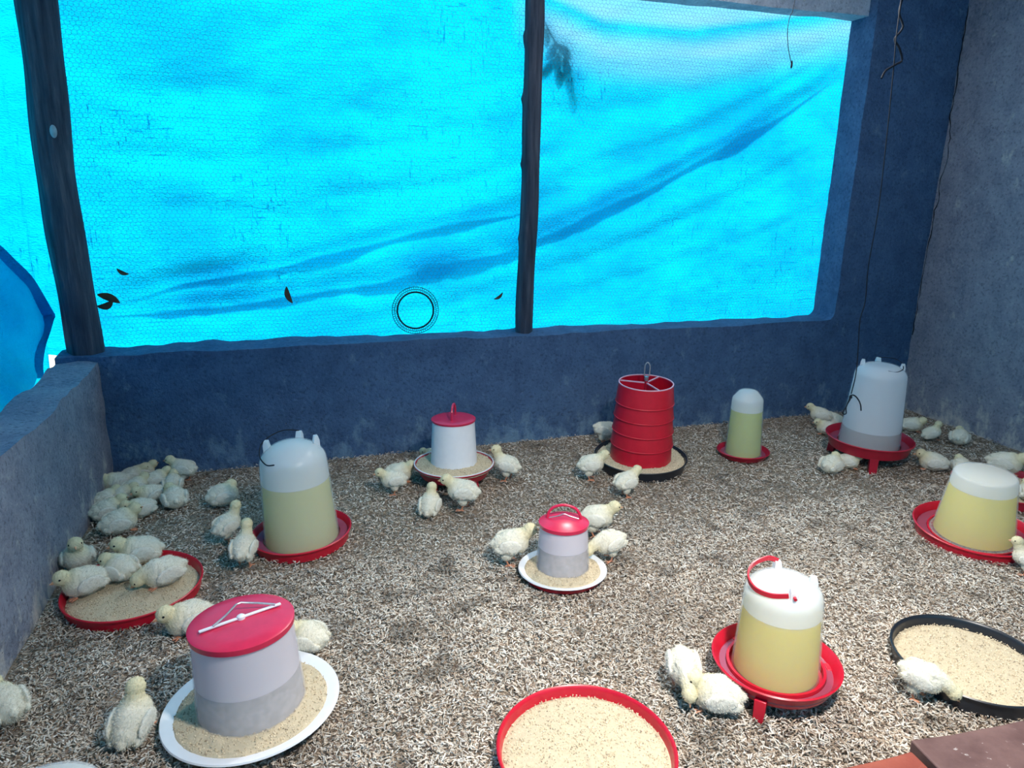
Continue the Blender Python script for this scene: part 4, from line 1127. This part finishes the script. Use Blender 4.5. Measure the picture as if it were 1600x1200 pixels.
    for p in body.polygons:
        if sum(leg[i] for i in p.vertices) >= 3: mi[p.index] = 1
    body.polygons.foreach_set('material_index', mi)
    body.polygons.foreach_set('use_smooth', [True] * np_)
    body.update(); body.name = 'chick_' + pose
    # soft down standing off the skin
    r_ = np.random.default_rng(ord(pose))
    cand = np.where(~leg & (co[:, 2] > 0.006) & (np.linalg.norm(co - np.array(H_ @ Vector((0.022, 0, -0.003))), axis=1) > 0.010))[0]
    pick = r_.choice(cand, min(4200, len(cand)), replace=False)
    p0 = co2[pick]; nn = no[pick]
    d = nn * 0.8 + np.array([-0.55, 0, -0.15]) + r_.normal(0, 0.35, (len(pick), 3)); d /= np.linalg.norm(d, axis=1)[:, None]
    s = np.cross(d, r_.normal(0, 1, (len(pick), 3))); s /= np.linalg.norm(s, axis=1)[:, None] + 1e-9
    Ld = r_.uniform(0.003, 0.0065, len(pick))[:, None] * (1 - 0.45 * yel[pick])
    Vd = np.stack([p0 - s * 0.0004, p0 + s * 0.0004, p0 + d * Ld], 1).reshape(-1, 3)
    down = fast_mesh('down', Vd, np.arange(len(Vd)).reshape(-1, 3), M_CHICK, None, col[pick])
    down.data.name = 'down_' + pose
    dmesh = down.data; bpy.data.objects.remove(down)
    # beak and eyes, placed in the head's frame
    bk = bmesh.new()
    for zt, ln, rb in ((-0.0015, 0.0125, 0.0044), (-0.0050, 0.0090, 0.0036)):
        m4 = H_ @ Matrix.Translation((0.0185 + ln / 2, 0, zt)) @ Matrix.Rotation(math.pi / 2 + (0.16 if zt > -0.003 else 0.0), 4, 'Y') @ Matrix.Diagonal((0.85, 1, 1, 1))
        bmesh.ops.create_cone(bk, cap_ends=True, segments=10, radius1=rb, radius2=0.0006, depth=ln, matrix=m4)
    bme = bpy.data.meshes.new('beak_' + pose); bk.to_mesh(bme); bk.free(); bme.materials.append(M_BEAK)
    emes = []
    for s_ in (-1, 1):
        ek = bmesh.new(); ellipsoid(ek, H_ @ Vector((0.0105, s_ * 0.0150, 0.0040)), (0.0030, 0.0024, 0.0030), 0, 0, 2)
        eme = bpy.data.meshes.new('eye_' + pose); ek.to_mesh(eme); ek.free(); eme.materials.append(M_EYE)
        eme.polygons.foreach_set('use_smooth', [True] * len(eme.polygons)); emes.append(eme)
    return body, dmesh, bme, emes

CHICK_PARTS = {p: make_chick(p) for p in POSES}
CHICKS = [  # x, y, z, heading in degrees, pose, size, label
    (-0.490, 3.194, 0, 159, 'N', 0.95, 'pale chick at the back right of the corner huddle, nearest the back wall'),
    (-0.601, 3.161, 0, 31, 'L', 1.0, 'pale chick lifting its head in the back row of the corner huddle'),
    (-0.672, 3.283, 0, 27, 'L', 0.9, 'chick showing only its head behind the corner huddle'),
    (-0.706, 3.256, 0, 17, 'L', 0.9, 'dim chick squeezed in the back middle of the corner huddle'),
    (-0.751, 3.187, 0, 198, 'L', 1.0, 'chick at the back left of the huddle, against the left wall corner'),
    (-0.526, 3.108, 0, 90, 'L', 0.95, 'chick seen from behind in the right middle of the corner huddle'),
    (-0.498, 2.948, 0, 105, 'B', 1.05, 'round fluffy chick sitting apart at the front right of the corner huddle'),
    (-0.670, 3.100, 0, 52, 'L', 1.0, 'chick wedged in the centre of the corner huddle'),
    (-0.596, 3.017, 0, 211, 'L', 1.0, 'chick sitting in the centre right of the corner huddle, facing left'),
    (-0.711, 3.048, 0, 13, 'L', 0.9, 'chick in the centre left of the corner huddle, facing right'),
    (-0.762, 3.018, 0, 44, 'L', 0.9, 'small chick in the huddle pressed to the left wall'),
    (-0.733, 2.894, 0, 29, 'L', 1.05, 'chick lying in the second row from the front of the corner huddle'),
    (-0.613, 2.885, 0, 212, 'L', 1.0, 'chick lying at the front middle of the corner huddle, right of the foremost'),
    (-0.668, 2.764, 0, 29, 'L', 1.15, 'foremost chick lying at the near end of the corner huddle'),
    (-0.314, 2.917, 0, 26, 'B', 1.1, 'lone round chick resting between corner huddle and the big left drinker'),
    (-0.274, 2.577, 0, 41, 'S', 0.95, 'chick standing upright with raised head left of the big wire-handled drinker'),
    (-0.206, 2.379, 0, 75, 'S', 1.0, 'chick standing with its back turned, right at the red pan of the big left drinker'),
    (-0.740, 2.498, 0, 285, 'F', 1.15, 'chick facing the camera beside the left wall, behind the red tray'),
    (-0.673, 2.305, 0.02, 206, 'L', 1.15, 'yellowish chick lying at the left rim of the red feed tray, head left'),
    (-0.588, 2.367, 0.02, 144, 'B', 1.05, 'round chick sitting in the middle of the red feed tray'),
    (-0.541, 2.465, 0.02, 184, 'L', 1.2, 'long chick stretched across the back of the red feed tray, head left'),
    (-0.445, 2.300, 0.02, 199, 'Q', 1.15, 'chick pecking feed at the right of the red feed tray'),
    (-0.342, 2.037, 0, 200, 'L', 1.2, 'chick peeking out left of the large red-lidded feeder'),
    (-0.015, 1.852, 0.0, 150, 'B', 1.05, 'chick sitting behind the right side of the large red-lidded feeder'),
    (-0.734, 1.775, 0, 127, 'L', 1.1, 'chick cut off by the left edge of the picture near the bottom'),
    (-0.424, 1.619, 0, 75, 'F', 1.1, 'chick sitting upright with its back turned, left of the large feeder pan'),
    (0.602, 3.159, 0, 179, 'L', 0.85, 'chick half hidden behind the left of the legged feeder by the back wall'),
    (0.408, 2.967, 0, -3, 'L', 1.1, 'greenish-white chick facing right, left of the legged feeder'),
    (0.372, 2.838, 0, 179, 'N', 0.95, 'chick facing left in front of another, left of the legged feeder'),
    (0.484, 2.613, 0, 65, 'F', 1.0, 'chick seen from behind in front of the left leg of the legged feeder'),
    (0.623, 2.616, 0, 155, 'N', 1.15, 'white chick standing in front of the legged feeder, head towards the left'),
    (0.879, 2.850, 0, 148, 'S', 1.05, 'chick standing right of the legged feeder, looking at its pan'),
    (1.502, 3.175, 0, -20, 'P', 1.05, 'chick behind the left of the open red feeder, head hidden'),
    (1.248, 2.766, 0, -4, 'N', 1.05, 'chick reaching over the black pan from the left of the open red feeder'),
    (1.322, 2.555, 0, 18, 'N', 1.0, 'chick stretching its neck at the front of the black feeder pan'),
    (0.680, 2.151, 0, -6, 'N', 1.15, 'white chick feeding at the left of the small feeder with arched handle'),
    (1.055, 2.264, 0, -17, 'N', 1.1, 'chick with head high right behind the small feeder with arched handle'),
    (1.030, 2.082, 0, 179, 'P', 1.0, 'chick bending into the pan at the right of the small arched-handle feeder'),
    (2.785, 3.113, 0, 136, 'N', 1.0, 'chick with raised head farthest left behind the tall legged drinker'),
    (2.860, 3.105, 0, 122, 'L', 1.05, 'dim chick lying in the row behind the left of the tall legged drinker'),
    (2.741, 3.005, 0, 143, 'L', 0.95, 'chick lying close by the left of the red pan of the tall legged drinker'),
    (2.384, 2.552, 0, 17, 'B', 1.05, 'bright white chick in front of the left leg of the tall legged drinker'),
    (2.499, 2.578, 0, -24, 'L', 0.9, 'shaded chick sitting under the red pan of the tall legged drinker'),
    (3.239, 2.930, 0, -36, 'L', 1.0, 'chick partly behind the right of the tall drinker, near the right wall'),
    (3.234, 2.791, 0, -19, 'F', 0.85, 'chick between two others along the foot of the right wall'),
    (3.324, 2.698, 0, 34, 'B', 1.0, 'round chick sitting alone close to the foot of the right wall'),
    (2.885, 2.449, 0, 138, 'L', 1.1, 'chick lying right of the tall legged drinker, facing its pan'),
    (2.988, 2.389, 0, 49, 'B', 0.9, 'chick mostly hidden behind the flat-topped bucket drinker'),
    (3.149, 2.305, 0.02, -52, 'L', 1.25, 'long white chick standing in the far red tray by the right wall, head right'),
    (2.961, 2.032, 0.02, 44, 'B', 1.0, 'chick cut off by the right picture edge, sitting in the far red tray'),
    (2.393, 1.596, 0, 119, 'S', 0.85, 'white chick peeking in at the right picture edge in front of the bucket drinker'),
    (0.930, 1.408, 0, 252, 'P', 1.0, 'chick bending its head down left of the yellow-filled red-handled drinker'),
    (0.980, 1.318, 0, 149, 'L', 1.15, 'chick lying against the red pan of the red-handled drinker, facing left'),
    (1.514, 1.204, 0, -44, 'P', 0.95, 'chick with orange legs pecking into the black feed tray'),
]
for cx, cy, cz, head_deg, pose, size, label in CHICKS:
    body, dmesh, bme, emes = CHICK_PARTS[pose]
    c = bpy.data.objects.new('chick', body); link(c)
    c.location = (cx, cy, cz + 0.004); c.rotation_euler = (0, 0, math.radians(head_deg)); c.scale = (size * 1.03,) * 3
    tag(c, label, 'chick', 'young chicks in the pen')
    dn = bpy.data.objects.new('down', dmesh); link(dn, c); dn['kind'] = 'stuff'
    link(bpy.data.objects.new('beak', bme), c)
    for eme in emes: link(bpy.data.objects.new('eye', eme), c)
